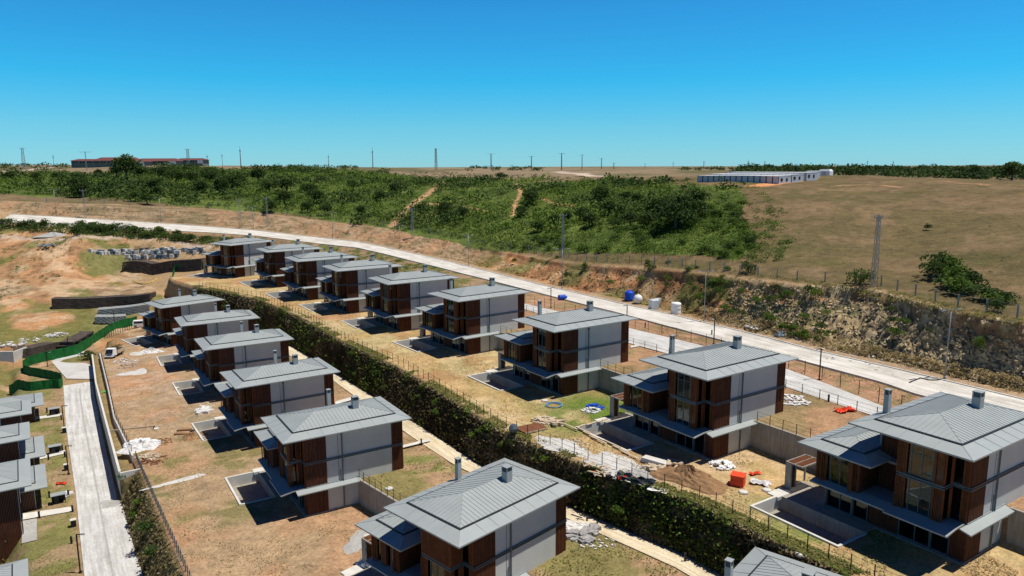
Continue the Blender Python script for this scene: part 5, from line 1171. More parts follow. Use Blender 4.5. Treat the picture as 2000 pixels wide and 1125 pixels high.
mast(103, 300, 640, 'S', 'thin mast left of the power pole', .4); mast(404, 300, 640, 'S', 'thin mast right of the antenna tower', .4); mast(433, 298, 640, 'S', 'second thin mast right of the antenna tower', .4)

# ------------------------------------------------------------------ cabin camp and far buildings
def cabin(x, y, z, rz, wd, dp, h, label, group, win=False):
    t = thing('site_cabin', label, 'cabin', (x, y, z), rz, group)
    link('wall', MB().box(.06, wd-.06, 0.06, dp-.06, .05, h).mesh('wall', M_pale2), t)
    link('roof', MB().hexa([(0, 0, h), (wd, 0, h), (wd, dp, h), (0, dp, h), (0, 0, h+.12), (wd, 0, h+.12), (wd, dp, h+.22), (0, dp, h+.22)]).mesh('roof', M_white), t)
    f = MB()
    for a in (0, wd-.14): f.box(a, a+.14, 0, .14, 0, h-.001)
    link('frame', f.mesh('frame', M_navy), t)['kind'] = 'stuff'
    if win:
        w = link('window', MB().box(wd-.06, wd+.02, 1.2, 2.3, 1.1, 2.1).mesh('window', M_dark), t); link('pane', MB().box(wd+.02, wd+.03, 1.28, 2.22, 1.18, 2.02).mesh('pane', M_glass), w)
        link('window', MB().box(wd-.06, wd+.02, 4.2, 5.1, 1.1, 2.1).mesh('window', M_dark), t)
    return t
M_pale2 = simple('cabin_panels', (.50, .53, .56), .7, 0, .06, .5); M_navy = simple('cabin_frames', (.03, .05, .09), .6, 0, .1)
x0, y0, z0 = ground(1362, 357.5); x1, y1, z1 = ground(1521, 360.5)
dx, dy = (x1-x0), (y1-y0); Lr = math.hypot(dx, dy); rz = math.atan2(dy, dx); ux, uy = dx/Lr, dy/Lr; nx, ny = -uy, ux; n = 14; wd = Lr/n
hC = 15.0/FPX*math.hypot(x1, y1)
ORD = ['first', 'second', 'third', 'fourth', 'fifth', 'sixth', 'seventh', 'eighth', 'ninth', 'tenth', 'eleventh', 'twelfth', 'thirteenth', 'last']
for row in range(3):
    for k in range(n-(0 if row < 2 else 0)):
        off = 0; dd = row*7.3+(1.2 if row > 1 else 0)
        x = x0+ux*(k*wd+off)+nx*dd; y = y0+uy*(k*wd+off)+ny*dd; zc = z0+(z1-z0)*(k/n)+row*.55
        cabin(x, y, max(zc, gz(x, y))-.1, rz, wd-.12, 7.1, hC, 'white site cabin, %s from the left in the %s row' % (ORD[k], ['front', 'middle', 'rear'][row]), 'white site cabins of the camp', k == n-1)
x, y, z = ground(1572, 349); cabin(x, y, z, rz, 4.5, 2.5, 2.6, 'blue container at the right end of the cabin camp', None)
t_ = thing('water_tank', 'blue round tank beside the cabin camp', 'tank', (*ground(1578, 350)[:2], ground(1578, 350)[2])); link('body', MB().lathe([(1.3, 0), (1.35, .8), (1.3, 1.6), (.5, 1.9)], 14).mesh('body', M_blue), t_)
x, y, z = ground(1598, 345); t = thing('white_cabin', 'single white cabin with rounded roof on the skyline', 'cabin', (x, y, z), rz+.1)
link('body', MB().box(0, 4.6, 0, 3, .2, 2.2).hexa([(0, 0, 2.2), (4.6, 0, 2.2), (4.6, 3, 2.2), (0, 3, 2.2), (.5, .4, 2.9), (4.1, .4, 2.9), (4.1, 2.6, 2.9), (.5, 2.6, 2.9)]).mesh('body', M_white), t); link('door', MB().box(1.6, 3.0, -.06, 0, .3, 2.1).mesh('door', M_pale2), t)
def far_building(px0, px1, ybase, yeave, yridge, d, label, roofm, endw=0, wallm=None):
    xa, ya, za = atd(px0, ybase, d); xb, yb, zb = atd(px1, ybase, d*1.0); L_ = math.hypot(xb-xa, yb-ya); rz = math.atan2(yb-ya, xb-xa)
    he = (ybase-yeave)/FPX*d*1.03; hr = (ybase-yridge)/FPX*d*1.03; D = 14
    t = thing('long_building', label, 'building', (xa, ya, za), rz, 'long red-roofed buildings on the left skyline')
    w = link('wall', MB().box(.6, L_-.6, .6, D-.6, -4, he).mesh('wall', wallm or M_wallfar), t)
    ov = .5; rf = link('roof', MB().add([(-ov, -ov, he), (L_+ov, -ov, he), (L_+ov, D+ov, he), (-ov, D+ov, he), (3, D/2, hr), (L_-3, D/2, hr)], [(0, 1, 5, 4), (1, 2, 5), (2, 3, 4, 5), (3, 0, 4), (3, 2, 1, 0)]).mesh('roof', roofm), t)
    k = 0; x = 2.0
    while x < L_-3:
        link('window', MB().box(x, x+1.3, .5, .62, he*.38, he*.75).mesh('window', M_dark), w); x += 3.4 if k % 2 else 2.2; k += 1
    if endw: link('end_panel', MB().box(L_-endw, L_-.4, .3, .58, .1, he-.1).mesh('end_panel', M_white), w)
M_wallfar = simple('far_grey_walls', (.16, .19, .17), .9, 0, .1, .3)
far_building(183, 264, 321, 313.5, 308, 640, 'red-roofed long building behind the left one on the skyline', M_tileR)
far_building(137, 252, 321.5, 314.5, 311, 590, 'leftmost red-roofed long building on the skyline', M_tileR)
far_building(262, 344, 322, 315, 310, 585, 'red-roofed long building in the middle with white end panel', M_tileR, 7)
far_building(340, 397, 319.5, 313, 309.5, 620, 'right-hand long building beside the antenna tower', M_tileR, 5)
far_building(246, 282, 324, 316, 312, 560, 'small red-roofed building behind the big round tree', M_tileR, 4)

# ------------------------------------------------------------------ tanks beside the road
def gthing(name, label, cat, px_, py_, rz=0, group=None): x, y, z = ground(px_, py_); return thing(name, label, cat, (x, y, z), rz, group)
t = gthing('water_tank', 'big blue ribbed water tank beside the road', 'tank', 1229, 585); link('body', MB().lathe([(1.02, -.1), (1.05, .2), (1.0, .3), (1.05, .6), (1.0, .7), (1.05, 1.1), (1.0, 1.2), (1.03, 1.6), (.9, 1.75)], 22).mesh('body', M_blue, True), t); link('lid', MB().lathe([(.9, 1.74), (.45, 1.98), (.42, 2.05)], 18).mesh('lid', M_blue), t)
t = gthing('round_tank', 'white ball-shaped tank right of the blue tank', 'tank', 1246, 592); link('body', MB().lathe([(.15, -.05), (.6, .12), (.88, .5), (.96, .95), (.88, 1.4), (.6, 1.78), (.2, 1.93), (.18, 2.0)], 22).mesh('body', M_white, True), t)
t = gthing('box_tank', 'pale grey box-shaped tank between the white tanks', 'tank', 1277, 604, .35); link('body', MB().box(-.85, .85, -.7, .7, 0, 1.9).hexa([(-.85, -.7, 1.9), (.85, -.7, 1.9), (.85, .7, 1.9), (-.85, .7, 1.9), (-.7, -.55, 2.08), (.7, -.55, 2.08), (.7, .55, 2.08), (-.7, .55, 2.08)]).mesh('body', M_cab := simple('pale_tank_plastic', (.55, .60, .62), .5, 0, .06)), t); link('pallet', MB().box(-.9, .9, -.75, .75, -.1, .12).mesh('pallet', M_wood), t)
t = gthing('box_tank', 'second pale box tank half hidden behind the first', 'tank', 1283, 600, .35); link('body', MB().box(.2, 1.2, .3, 1.4, 0, 1.7).mesh('body', M_cab), t)
t = gthing('water_tank', 'tall white cylindrical tank nearest the rock face', 'tank', 1320, 613); link('body', MB().lathe([(.95, -.05), (.98, .1), (.98, .7), (.94, .8), (.98, .9), (.98, 1.55), (.94, 1.65), (.98, 1.75), (.98, 2.15), (.85, 2.28), (.3, 2.34)], 24).mesh('body', M_white, True), t)
t = gthing('water_tank', 'small dark blue tank lying on the roadside strip', 'tank', 1098, 586, .4); link('body', MB().tube((-.8, 0, .6), (.7, 0, .6), .62, .62, 16).mesh('body', M_blue), t); link('cap', MB().tube((.7, 0, .6), (1.15, .1, .55), .3, .26, 12).mesh('cap', M_blue), t)

# ------------------------------------------------------------------ vehicles
def wheel(par, x, y, r_, w_): 
    t_ = link('wheel', MB().tube((x, y-w_/2, r_), (x, y+w_/2, r_), r_, r_, 16).mesh('wheel', M_rubber), par); link('rim', MB().tube((x, y-w_/2-.01, r_), (x, y+w_/2+.01, r_), r_*.55, r_*.55, 12).mesh('rim', M_galv), t_)
t = gthing('tipper_truck', 'small white tipper truck parked in the lower garden', 'truck', 225, 695, math.radians(-88))
link('cab', MB().hexa([(.9, -.95, .55), (2.75, -.95, .55), (2.75, .95, .55), (.9, .95, .55), (.95, -.88, 2.15), (2.15, -.88, 2.15), (2.15, .88, 2.15), (.95, .88, 2.15)]).mesh('cab', M_white), t)
link('windscreen', MB().hexa([(2.63, -.8, 1.2), (2.69, -.8, 1.2), (2.69, .8, 1.2), (2.63, .8, 1.2), (2.20, -.74, 2.05), (2.26, -.74, 2.05), (2.26, .74, 2.05), (2.20, .74, 2.05)]).mesh('windscreen', M_dark), t)
for sy in (-1, 1): link('headlight', MB().box(2.75, 2.79, sy*.72-.15, sy*.72+.15, .8, 1.0).mesh('headlight', M_galv), t)
link('grille', MB().box(2.75, 2.78, -.5, .5, .7, .95).mesh('grille', M_dark), t); link('bumper', MB().box(2.76, 2.86, -.93, .93, .42, .62).mesh('bumper', M_white), t)
link('cargo_bed', MB().box(-2.4, .8, -1.05, 1.05, .75, .85).box(-2.4, .8, -1.05, -.98, .851, 1.5).box(-2.4, .8, .98, 1.05, .851, 1.5).box(-2.4, -2.33, -.979, .979, .851, 1.5).box(.73, .8, -.979, .979, .851, 1.7).mesh('cargo_bed', M_wood), t)
link('chassis', MB().box(-2.3, 2.6, -.4, .4, .45, .72).mesh('chassis', M_dark), t)
for wx in (2.0, -1.5):
    for wy in (-.85, .85): wheel(t, wx, wy, .38, .25)
t = gthing('white_van', 'small white van on the track behind the farthest lower villa', 'van', 277, 638, math.radians(15))
link('body', MB().box(-2.1, 2.1, -.85, .85, .35, 1.05).hexa([(-2.1, -.85, 1.05), (1.3, -.85, 1.05), (1.3, .85, 1.05), (-2.1, .85, 1.05), (-1.95, -.75, 1.85), (.7, -.75, 1.85), (.7, .75, 1.85), (-1.95, .75, 1.85)]).mesh('body', M_white), t)
link('window', MB().box(-1.7, .5, -.86, -.80, 1.12, 1.65).mesh('window', M_dark), t); link('windscreen', MB().hexa([(1.24, -.7, 1.12), (1.30, -.7, 1.12), (1.30, .7, 1.12), (1.24, .7, 1.12), (.76, -.65, 1.75), (.82, -.65, 1.75), (.82, .65, 1.75), (.76, .65, 1.75)]).mesh('windscreen', M_dark), t)
for wx in (-1.4, 1.4):
    for wy in (-.8, .8): wheel(t, wx, wy, .33, .2)

# ------------------------------------------------------------------ site clutter
def heap(name, label, px_, py_, R_, H_, mat, squash=1.0, ang=0, seed=0, cat='heap', bumps=.18, stuff=True, z=None):
    x, y, z = ground(px_, py_); mb = MB(); n, m = 30, 10; r_ = np.random.default_rng(seed+3)
    for j in range(m+1):
        t = j/m
        for i in range(n):
            a = 2*math.pi*i/n; k = 1+.22*math.sin(2*a+seed)+.14*math.sin(3*a+1.7*seed)+.08*math.sin(7*a)
            rr = R_*k*t; zz = H_*(1-t)**1.1*(1+r_.normal(0, bumps))+(-.12 if j == m else 0)
            mb.v.append((math.cos(a)*rr*squash+r_.normal(0, bumps*.15), math.sin(a)*rr+r_.normal(0, bumps*.15), zz))
    for j in range(m):
        for i in range(n): mb.f.append((j*n+i, j*n+(i+1) % n, (j+1)*n+(i+1) % n, (j+1)*n+i))
    return solo(name, mb, mat, label, None if stuff else cat, (x, y, z), ang, kind='stuff' if stuff else None)
def scatter(name, label, px_, py_, R_, n, size, mat, seed, pile=.0, aspect=(.3, .25), squash=1.0, ang=0):
    x, y, z = ground(px_, py_); r_ = np.random.default_rng(seed); mb = MB()
    for i in range(n):
        a = r_.uniform(0, 6.28); d = R_*math.sqrt(r_.random()); px2, py2 = math.cos(a)*d*squash, math.sin(a)*d; zz = pile*max(0, 1-d/R_)*r_.uniform(.6, 1); s_ = size*r_.uniform(.4, 1.3); b_ = r_.uniform(0, 6.28)
        e = Vector((math.cos(b_), math.sin(b_), r_.normal(0, .12)))*s_*.5; c = Vector((px2, py2, zz+size*aspect[1]*.4)); mb.beam(c-e, c+e, s_*aspect[0], s_*aspect[1])
    return solo(name, mb, mat, label, None, (x, y, z), ang, kind='stuff')
def pile_things(name, label, cat, group, px_, py_, items):
    for i, (ox, oy, oz, L_, W_, H_, a, mat, lb) in enumerate(items): pass
# dust and gravel sheets lying on the ground
def patch(name, label, px_, py_, R_, mat, seed, squash=1.0, ang=0, dz=.035):
    x, y, z = ground(px_, py_); mb = MB(); n = 44; r_ = np.random.default_rng(seed); mb.v = [(0, 0, .1)]
    ph = r_.uniform(0, 6.28, 5); c, s_ = math.cos(ang), math.sin(ang)
    for ring, q in ((1, .5), (2, 1.0)):
        for i in range(n):
            a = 2*math.pi*i/n; k = 1+sum(.22/(q_+1)*math.sin((q_+2)*a+ph[q_]) for q_ in range(5))+r_.normal(0, .05)
            ex, ey = math.cos(a)*R_*k*q*squash, math.sin(a)*R_*k*q; gx, gy = ex*c-ey*s_, ex*s_+ey*c
            mb.v.append((gx, gy, (.09 if ring == 1 else -.04)))
    for i in range(n):
        j = (i+1) % n; mb.f.append((0, 1+i, 1+j)); mb.f.append((1+i, 1+n+i, 1+n+j, 1+j))
    return solo(name, mb, mat, label, None, (x, y, z+dz), 0, kind='stuff')
patch('cement_dust', 'white cement dust spilled in front of the long pool', 1102, 872, 4.3, M_dust, 1, .42, .6); patch('cement_dust', 'white cement dust beside the timber heap', 1195, 906, 4.8, M_dust, 2, .42, .6); patch('cement_dust', 'grey cement stain beside the dark netting', 1250, 930, 3.0, M_grav, 3, .45, .6)
patch('cement_dust', 'white dust patch in the lower garden below the truck', 270, 727, 2.6, M_dust, 4, 1.2); patch('cement_dust', 'small white dust patch right of the truck', 272, 690, 1.8, M_dust, 5, 1.4); patch('cement_dust', 'white powder under the debris behind the nearest lower villa', 1128, 1030, 1.9, M_trash, 6, .8, .5)
patch('cement_dust', 'pale drag mark across the lower garden', 345, 940, .55, M_dust, 7, 8.0, .75); patch('gravel_patch', 'grey gravel swept onto the pale lane', 215, 985, 2.3, M_grav, 8, .9); patch('cement_dust', 'pale slab patch by the nearest lower villa', 705, 1055, 2.2, M_grav, 9, .8)
heap('gravel_heap', 'grey gravel heap on the far edge of the bare slope', 104, 461, 4.2, 1.6, M_grav, 1.3, 0, 1, bumps=.05); heap('soil_heap', 'big brown soil heap beside the long pool', 1345, 935, 2.9, 1.35, M_soil, 1.3, -.6, 2, bumps=.14); heap('soil_heap', 'small soil heap at the dug pit', 372, 855, 1.3, .7, M_soil, 1.2, 0, 4)
heap('sack_heap', 'heap of white sacks in the lower garden', 276, 872, 2.3, .75, M_trash, 1.35, .1, 5, bumps=.3); scatter('sack_heap', 'loose white sacks over the sack heap', 276, 868, 2.0, 90, .6, M_white, 6, .6, (.6, .35), 1.3)
heap('sack_heap', 'white wrapped heap beside the second lower pool', 295, 688, 1.7, 1.0, M_trash, 1.5, 0, 7, bumps=.25)
heap('boulder', 'dark grey boulder at the roadside under the bank', 1525, 655, .9, .95, M_band, 1.2, .2, 9, cat='boulder', stuff=False, bumps=.05)
for a in [(1155, 803, 1.2, 46, .5, M_trash, 1, .4, 'heap of pale rubbish on the green lawn'), (1305, 915, 1.7, 50, 1.6, M_wood, 2, .7, 'tangle of old planks against the soil heap'), (1410, 910, 1.3, 60, .5, M_white, 3, .5, 'white bags behind the soil heap'), (1545, 782, 2.2, 90, .55, M_trash, 4, .1, 'white rubble behind the second upper villa'),
          (1130, 1038, 2.0, 120, .5, M_trash, 5, .15, 'white debris behind the nearest lower villa'), (1165, 1050, 2.6, 70, .3, M_trash, 6, .02, 'specks of white waste on the soil behind the villa'), (290, 893, 1.6, 46, 1.0, M_wood, 7, .25, 'broken boards below the sack heap'), (400, 803, 1.5, 26, 1.3, M_trash, 8, .1, 'pale boards beside the third lower pool'),
          (245, 705, 2.6, 40, .5, M_trash, 9, .05, 'scattered white scraps below the truck'), (125, 968, 1.0, 60, .6, M_trash, 10, .3, 'rubbish bags at the back of the terraced house'), (1470, 640, 1.6, 30, .6, M_trash, 11, .2, 'pale rubble at the roadside under the bank'), (30, 668, 5, 60, .9, M_trash, 12, .2, 'white rubble on the bare slope'), (110, 655, 2.5, 40, .8, M_trash, 13, .5, 'pale rubble heap above the dark curved wall'),
          (95, 480, 3.5, 40, 1.2, M_stone, 14, .6, 'grey rubble below the gravel heap'), (1080, 825, .9, 16, 2.2, M_wood, 15, .15, 'loose planks at the head of the long pool'), (720, 1100, 1.3, 40, .6, M_white, 16, .3, 'white debris at the nearest lower terrace'), (1790, 700, 8, 20, .4, M_trash, 17, 0, 'pale stones scattered on the verge'), (1640, 690, 6, 20, .45, M_trash, 18, 0, 'pale stones lying along the road edge'), (760, 487, .5, 6, .5, M_trash, 19, .1, 'small pale block beside the far road')]:
    scatter('debris', a[8], a[0], a[1], a[2], a[3], a[4], a[5], a[6], a[7], (.22, .1) if a[5] is M_wood else (.5, .3))
# stacked stone pallets on the slope
k = 0
for row, (pa, pb, nn) in enumerate([((178, 494), (392, 490), 40), ((192, 498), (400, 495), 34), ((250, 506), (345, 503), 20)]):
    cnt_ = 0
    for i in range(nn):
        if rng.random() < .18: continue
        a = i/(nn-1); X_, Y_ = pa[0]+(pb[0]-pa[0])*a, pa[1]+(pb[1]-pa[1])*a; x, y, z = ground(X_, Y_+rng.uniform(-1, 1)); hh = rng.uniform(.7, 1.6)
        cnt_ += 1; t = thing('stone_pallet', '%s pallet of grey stone slabs from the left in the %s line' % (nth(cnt_), ['rear', 'middle', 'front'][row]), 'pallet', (x, y, z), rng.uniform(-.3, .3), 'stacked stone pallets on the bare slope')
        link('slabs', MB().box(-.6, .6, -.5, .5, .14, hh).mesh('slabs', rng.choice([M_stone, M_trash, M_band, M_cpale])), t); link('pallet_base', MB().box(-.65, .65, -.55, .55, -.2, .13).mesh('pallet_base', M_wood), t)
# red crate, sheets, planks beside the pool, cement mixer
t = gthing('red_crate', 'bright red-orange crate at the garden corner', 'crate', 1441, 947, -.5); link('body', MB().box(-.65, .65, -.6, .6, 0, 1.1).mesh('body', M_red), t); link('lid', MB().box(-.7, .7, -.65, .65, 1.1, 1.17).mesh('lid', M_red), t); link('cross_bar', MB().box(-.68, .68, -.63, -.601, .5, .62).mesh('cross_bar', M_red), t)
def sheet(name, label, px_, py_, a, b, mat, ang, seed, cat='sheet', crumple=.12):
    x, y, z = ground(px_, py_); mb = MB(); r_ = np.random.default_rng(seed); n = 8
    for i in range(n+1):
        for j in range(n+1): mb.v.append(((i/n-.5)*a+r_.normal(0, .04), (j/n-.5)*b*(1+.3*math.sin(i)), .12+abs(r_.normal(0, crumple))))
    for i in range(n):
        for j in range(n): q = i*(n+1)+j; mb.f.append((q, q+1, q+n+2, q+n+1))
    return solo(name, mb, mat, label, cat, (x, y, z), ang)
sheet('red_sheet', 'crumpled red sheet right of the red crate', 1475, 927, 1.3, .5, M_red, .3, 1); sheet('red_sheet', 'crumpled red sheet left end of the fence netting', 1172, 925, 1.5, .5, M_red, -.2, 2); sheet('red_sheet', 'second red sheet along the fence netting', 1220, 938, 1.6, .5, M_red, .5, 3); sheet('red_sheet', 'red sheet on the soil behind the second villa', 1651, 804, 2.4, 1.1, M_red, .3, 4, crumple=.2)
sheet('dark_netting', 'dark netting heaped along the fence', 1240, 940, 4.2, 1.2, M_gutter, -.7, 5, crumple=.25); sheet('foil_sheet', 'pale foil sheet beside the red crate', 1485, 945, 2.0, 1.2, M_trash, -.5, 6); sheet('blue_sheet', 'pale blue sheet at the end of the netting', 1285, 965, 2.0, 1.0, M_white, -.5, 7, crumple=.05); sheet('green_bag', 'bright green bag at the corner of the planter', 205, 767, .8, .8, simple('green_bag', (.10, .55, .12), .6), 0, 8)
sheet('red_sheet', 'red and grey sheeting behind the terraced house', 120, 946, 1.4, .5, M_red, 0, 9)
t = gthing('formwork_panel', 'dark red formwork panel lying near the pool corner', 'panel', 1038, 838, .55); link('panel', MB().box(-1.7, 1.7, -1.2, 1.2, .12, .2).mesh('panel', M_rust), t); link('batten', MB().box(-1.7, 1.7, -1.26, -1.2, .08, .24).mesh('batten', M_wood), t)
t = gthing('cement_mixer', 'old cement mixer drum beside the formwork panel', 'mixer', 1003, 852, .4); link('drum', MB().lathe([(.25, .3), (.55, .6), (.6, .95), (.35, 1.35)], 16).mesh('drum', M_band), t); link('stand', MB().beam((-.6, -.4, 0), (0, 0, .6), .07).beam((.6, -.4, 0), (0, 0, .6), .07).beam((0, .7, 0), (0, 0, .6), .07).mesh('stand', M_rust), t)
hx, hy, hz, ya = HOUSES['B8']; t = thing('plank_walkway', 'long pale scaffold boards laid along the long pool edge', 'planks', (hx, hy, .16), math.radians(90-ya))
for k in range(7): link('board', MB().box(-7.0+.3*(k % 3)*.9, -6.78+.3*(k % 3)*.9, 4.5+1.8*k, 7.3+1.8*k, 0.02*k, .05+.02*k).mesh('board', M_wood), t)
for k in range(6): link('board', MB().box(-6.6+k*.9, -5.6+k*.9, 16.0+.1*(k % 2), 16.35+.1*(k % 2), .02, .08).mesh('board', M_wood), t)
t = thing('slab_stack', 'stack of pale slabs at the near end of the long pool', 'slabs', (*at(1282, 906, .1), .0), .9-1.6)
for k in range(3): link('slab', MB().box(-1.8+.1*k, 1.7, -.5, .5, .1+k*.17, .25+k*.17).mesh('slab', M_cpale), t)
t = gthing('hose_ring', 'blue hose coiled on the green lawn', 'hose', 1082, 793)
hm = MB()
for k in range(3):
    rr = .95+.1*k
    for i in range(20):
        a0, a1 = 2*math.pi*i/20, 2*math.pi*(i+1)/20; hm.beam((math.cos(a0)*rr, math.sin(a0)*rr, .1+.05*k), (math.cos(a1)*rr, math.sin(a1)*rr, .1+.05*k), .06)
link('coil', hm.mesh('coil', M_bluesheet), t)
for i, (px_, py_) in enumerate([(1064, 783), (968, 654), (835, 663), (1452, 962), (1498, 958), (1565, 1083), (305, 838), (345, 758), (695, 928), (760, 955), (1010, 1105), (508, 695), (733, 1020), (718, 1048)]):
    t = gthing('manhole_cover', 'pale round inspection cover %s' % ['on the green lawn', 'on grass left of the third upper villa', 'by the fourth upper pool', 'in front of the red crate', 'at the right garden corner', 'fallen against the top fence', 'left of the dug pit', 'in the middle lower garden', 'behind the lawn villa rear wall', 'near the curved retaining wall', 'at the bottom edge behind the villa', 'in the far upper garden', 'beside the nearest lower terrace', 'below the nearest lower terrace'][i], 'cover', px_, py_, 0, 'round inspection covers in the gardens')
    link('cover', MB().lathe([(.42, .0), (.42, .14), (.3, .17)], 16).mesh('cover', M_cpale), t); link('ring', MB().lathe([(.52, -.1), (.52, .06), (.5, .08)], 16).mesh('ring', M_conc), t)
# dug pit sides and low kerbs in the lower garden
t = gthing('timber_edging', 'low timber edging across the lower garden', 'edging', 262, 838, .33); link('board', MB().box(-3.5, 3.0, -.06, .06, 0, .25).mesh('board', M_wood), t); link('board', MB().box(2.95, 3.05, -1.5, -.07, 0, .3).mesh('board', M_dark), t)
t = gthing('dug_pit', 'dug pit with brown soil walls beside the lower pool', 'pit', 362, 845, .1); link('soil_side', MB().slab([(-1.4, -1.0, .25), (1.3, -1.1, .2), (1.2, -.5, .22), (-1.2, -.4, .25)], .35).mesh('soil_side', M_soil), t); link('shaft', MB().box(.6, 1.25, -.4, .9, .02, .12).mesh('shaft', M_dark), t); link('soil_side', MB().slab([(-1.5, .5, .3), (.5, .6, .35), (.6, 1.2, .3), (-1.3, 1.3, .25)], .4).mesh('soil_side', M_soil), t)
# entrance kiosks along the lane, bollards, side paths
for i, (px_, py_) in enumerate([(107, 810), (108, 885), (115, 982), (126, 845), (130, 918), (144, 1028)]):
    t = gthing('bin_shelter' if i < 3 else 'meter_box', ['dark bin shelter beside the farthest terraced house', 'dark bin shelter at the middle terraced house', 'dark bin shelter next to the rubbish bags', 'grey meter box near the farthest lane lamp', 'grey meter box near the middle lane lamp', 'grey meter box near the nearest lane lamp'][i], 'shelter' if i < 3 else 'meter box', px_, py_, math.atan2(EU[1], EU[0]))
    if i < 3:
        for xx in (-.8, .75): link('post', MB().box(xx, xx+.08, -.5, -.42, 0, 1.25).mesh('post', M_dark), t)
        link('back', MB().box(-.8, .83, .42, .5, 0, 1.25).mesh('back', M_dark), t); link('roof', MB().box(-.9, .93, -.6, .6, 1.25, 1.33).mesh('roof', M_roof), t); link('bin', MB().box(-.55, .05, -.3, .3, .05, 1.0).mesh('bin', M_gutter), t)
    else:
        link('body', MB().box(-.3, .3, -.3, .3, 0, .9).mesh('body', M_dark), t); link('top', MB().box(-.34, .34, -.34, .34, .9, .97).mesh('top', M_cpale), t)
BL = ['at the near side of the farthest terraced house path', 'at the lane end of the farthest terraced path', 'next to the farthest terraced house door', 'left of the middle dark bin shelter', 'at the lane end of the middle terraced path', 'at the house end of the middle terraced path', 'behind the third dark bin shelter', 'beside the rubbish bags', 'at the lane end of the third terraced path', 'at the dark paved square', 'near the lowest lane lamp', 'beside the gravel lane under the third lane lamp', 'behind the lawn villa', 'at the footpath behind the curved retaining wall', 'at the footpath beside the bottom cut villa', 'at the walk near the red sheet']
for i, (px_, py_) in enumerate([(92, 806), (120, 820), (70, 822), (122, 880), (127, 893), (95, 898), (134, 970), (97, 972), (142, 1000), (77, 1012), (140, 1062), (1390, 655), (1260, 640), (823, 870), (1338, 1098), (1618, 785)]):
    t = gthing('bollard_light', 'short black bollard light %s' % BL[i], 'bollard', px_, py_, 0, 'short black bollard lights beside the paths'); link('body', MB().box(-.09, .09, -.09, .09, 0, .85).mesh('body', M_dark), t); link('head', MB().box(-.1, .1, -.1, .1, .86, .95).mesh('head', M_gutter), t)
def pathquad(label, pts, z, mat=M_cpale, dz=.09): quadsheet('garden_path', pts, z, mat, label, dz)
pathquad('pale path to the farthest terraced house', [(55, 822), (55, 817), (120, 808), (121, 813)], -13.05); pathquad('pale path to the middle terraced house', [(78, 898), (78, 889), (128, 880), (129, 886)], -13.05)
pathquad('pale path to the third terraced house', [(45, 1016), (45, 1004), (142, 990), (144, 999)], -13.05); pathquad('dark paved square behind the third terraced house', [(42, 1062), (44, 1018), (72, 1013), (72, 1055)], -13.05, M_grav, .05)
pathquad('narrow pale path from the lower villa to the footpath', [(785, 876), (785, 871), (838, 858), (842, 862)], -5.1)
pathquad('narrow pale path behind the fourth lower villa', [(655, 791), (655, 785), (700, 772), (704, 777)], -5.6)
pathquad('pale walk along the gravel lane fence', [(1535, 752), (1535, 757), (1712, 815), (1716, 811)], 3.2)
pathquad('narrow pale path behind the lawn villa', [(1232, 680), (1232, 676), (1280, 668), (1284, 671)], 3.2)
# yellow hose on slope and cable across the road
P = gline([(258, 548), (268, 553), (282, 555), (296, 552), (307, 545)], 12); m = MB()
for a, b in zip(P[:-1], P[1:]): m.tube(Vector(a)+Vector((0, 0, .15)), Vector(b)+Vector((0, 0, .15)), .22, .22, 6)
solo('yellow_pipe', m, simple('yellow_pipe', (.55, .38, .10), .7), 'curved yellow pipe lying on the bare slope', 'pipe')
P = [(*at(px_, py_, 3.34), 3.34) for px_, py_ in [(1776, 747), (1790, 741), (1798, 738), (1815, 742), (1830, 742), (1843, 739)]]; m = MB()
for a, b in zip(P[:-1], P[1:]): m.beam(a, b, .12)
solo('cable', m, M_dark, 'dark cable lying across the road to the lamp', 'cable')

# weeds on the bank left of the centre, and loose rock on the cut face
px_bushes(700, [(0, 392), (300, 410), (600, 432), (760, 457), (950, 482), (1000, 500), (1000, 530), (880, 508), (760, 482), (600, 458), (400, 438), (200, 425), (0, 414)], .2, .7, .5, 'sparse brown and green weeds on the far road bank', None, as_stuff=('bank_weeds', M_hedge, 20, .36))
px_bushes(220, [(560, 478), (700, 490), (860, 528), (900, 545), (840, 545), (740, 525), (620, 500)], .3, .9, .5, 'weedy scrub between the far upper villas and the road', None, as_stuff=('bank_weeds', M_leafb, 36, .32))
def rubble(name, n, V0, V1, mat, smin, smax, seed, label, tlo=0, thi=1):
    r_ = np.random.default_rng(seed); V = r_.uniform(V0, V1, n); t = r_.uniform(tlo, thi, n); me_g = bpy.data.objects['ground']
    dg = bpy.context.evaluated_depsgraph_get(); mb = MB()
    for v, q in zip(V, t):
        U = float(bankF(v))*(1-q)+float(bankT(v))*q; x, y = uv2xy(U, v); hit, loc, nn_, _ = me_g.ray_cast((x, y, 60), (0, 0, -1))
        if not hit: continue
        s_ = r_.uniform(smin, smax)*(1.4 if r_.random() < .1 else 1); a = Vector(r_.normal(size=3)).normalized(); b = a.cross(Vector(r_.normal(size=3))).normalized(); c = a.cross(b)
        sx_, sy_, sz_ = s_*r_.uniform(.5, 1), s_*r_.uniform(.4, .8), s_*r_.uniform(.25, .5); o_ = loc
        P_ = [o_+a*sx_*i*r_.uniform(.7, 1)+b*sy_*j*r_.uniform(.7, 1)+c*sz_*k_ for k_ in (-1, 1) for i, j in ((-1, -1), (1, -1), (1, 1), (-1, 1))]
        mb.hexa(P_)
    o = link(name, mb.mesh(name, mat)); o['kind'] = 'stuff'; o['label'] = label
rubble('rock_rubble', 2600, 30, 92, simple('ochre_rock', (.42, .33, .19), .95, 0, .3, .8, .4, 5), .12, .42, 1, 'ochre rock fragments over the cut face')
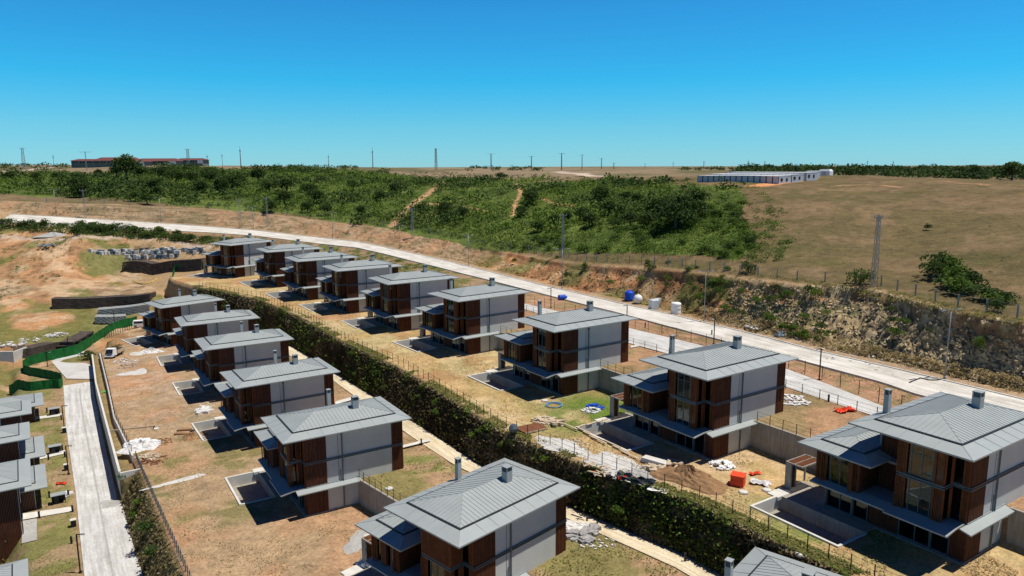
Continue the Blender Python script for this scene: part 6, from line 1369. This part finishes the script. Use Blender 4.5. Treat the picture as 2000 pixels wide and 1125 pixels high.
rubble('rock_rubble', 1100, 30, 90, simple('dark_rock', (.15, .12, .085), .95, 0, .3, .8, .4, 5), .12, .38, 2, 'dark rock fragments over the cut face', .25, .97)
rubble('rock_rubble', 900, 92, 170, M_soil, .1, .35, 3, 'clods of orange soil over the earth bank', .05, .98)

px_bushes(170, [(1440, 360), (1500, 372), (1530, 420), (1545, 470), (1520, 515), (1440, 515), (1475, 470), (1445, 425)], .4, 1.3, .5, 'thinning bushes where the scrub meets the brown field', None, as_stuff=('scrub_edge', M_leafb, 44, .3))
px_bushes(260, [(700, 333), (1100, 345), (1350, 352), (1350, 358), (1000, 352), (850, 350)], .5, 1.5, .5, 'ragged low bushes along the upper edge of the scrub', None, as_stuff=('scrub_edge', M_leafd, 40, .32))
M_mix = simple('grey_waste', (.30, .29, .28), .9, 0, .4, 2.5)
for a in [(1180, 915, 2.2, 34, 1.1, M_wood, 31, .1, 'short boards strewn on the cement dust'), (1230, 925, 2.4, 60, .4, M_mix, 32, .1, 'grey waste strewn beside the netting'), (1120, 870, 2.0, 40, .35, M_mix, 33, .05, 'small grey lumps on the cement dust'), (1060, 822, 1.5, 22, 1.5, M_wood, 34, .15, 'boards stacked by the formwork panel'), (1165, 795, 1.2, 30, .5, M_blue, 35, .12, 'blue scraps in the rubbish on the lawn'), (1290, 912, 1.2, 26, 2.0, M_wood, 36, .35, 'long planks lying over the soil heap edge'),
          (1380, 950, 2.0, 60, .3, M_soil, 37, .05, 'soil clods beside the red crate'), (310, 865, 2.0, 60, .35, M_soil, 38, .1, 'soil clods around the sack heap'), (385, 850, 2.0, 50, .4, M_soil, 39, .15, 'soil clods at the dug pit'), (410, 790, 1.8, 26, 1.2, M_wood, 40, .08, 'boards beside the third lower pool'), (300, 900, 1.8, 36, .9, M_rust, 41, .15, 'rusty boards below the sack heap'), (1140, 1045, 1.6, 24, 1.4, M_mix, 42, .08, 'grey profiles behind the nearest lower villa'), (745, 1085, 1.5, 24, .9, M_mix, 43, .08, 'grey waste by the nearest lower terrace'), (250, 715, 2.4, 40, .4, M_mix, 44, .04, 'grey scraps below the truck')]:
    scatter('debris', a[8], a[0], a[1], a[2], a[3], a[4], a[5], a[6], a[7], (.16, .08) if a[5] in (M_wood, M_rust) else (.45, .25))
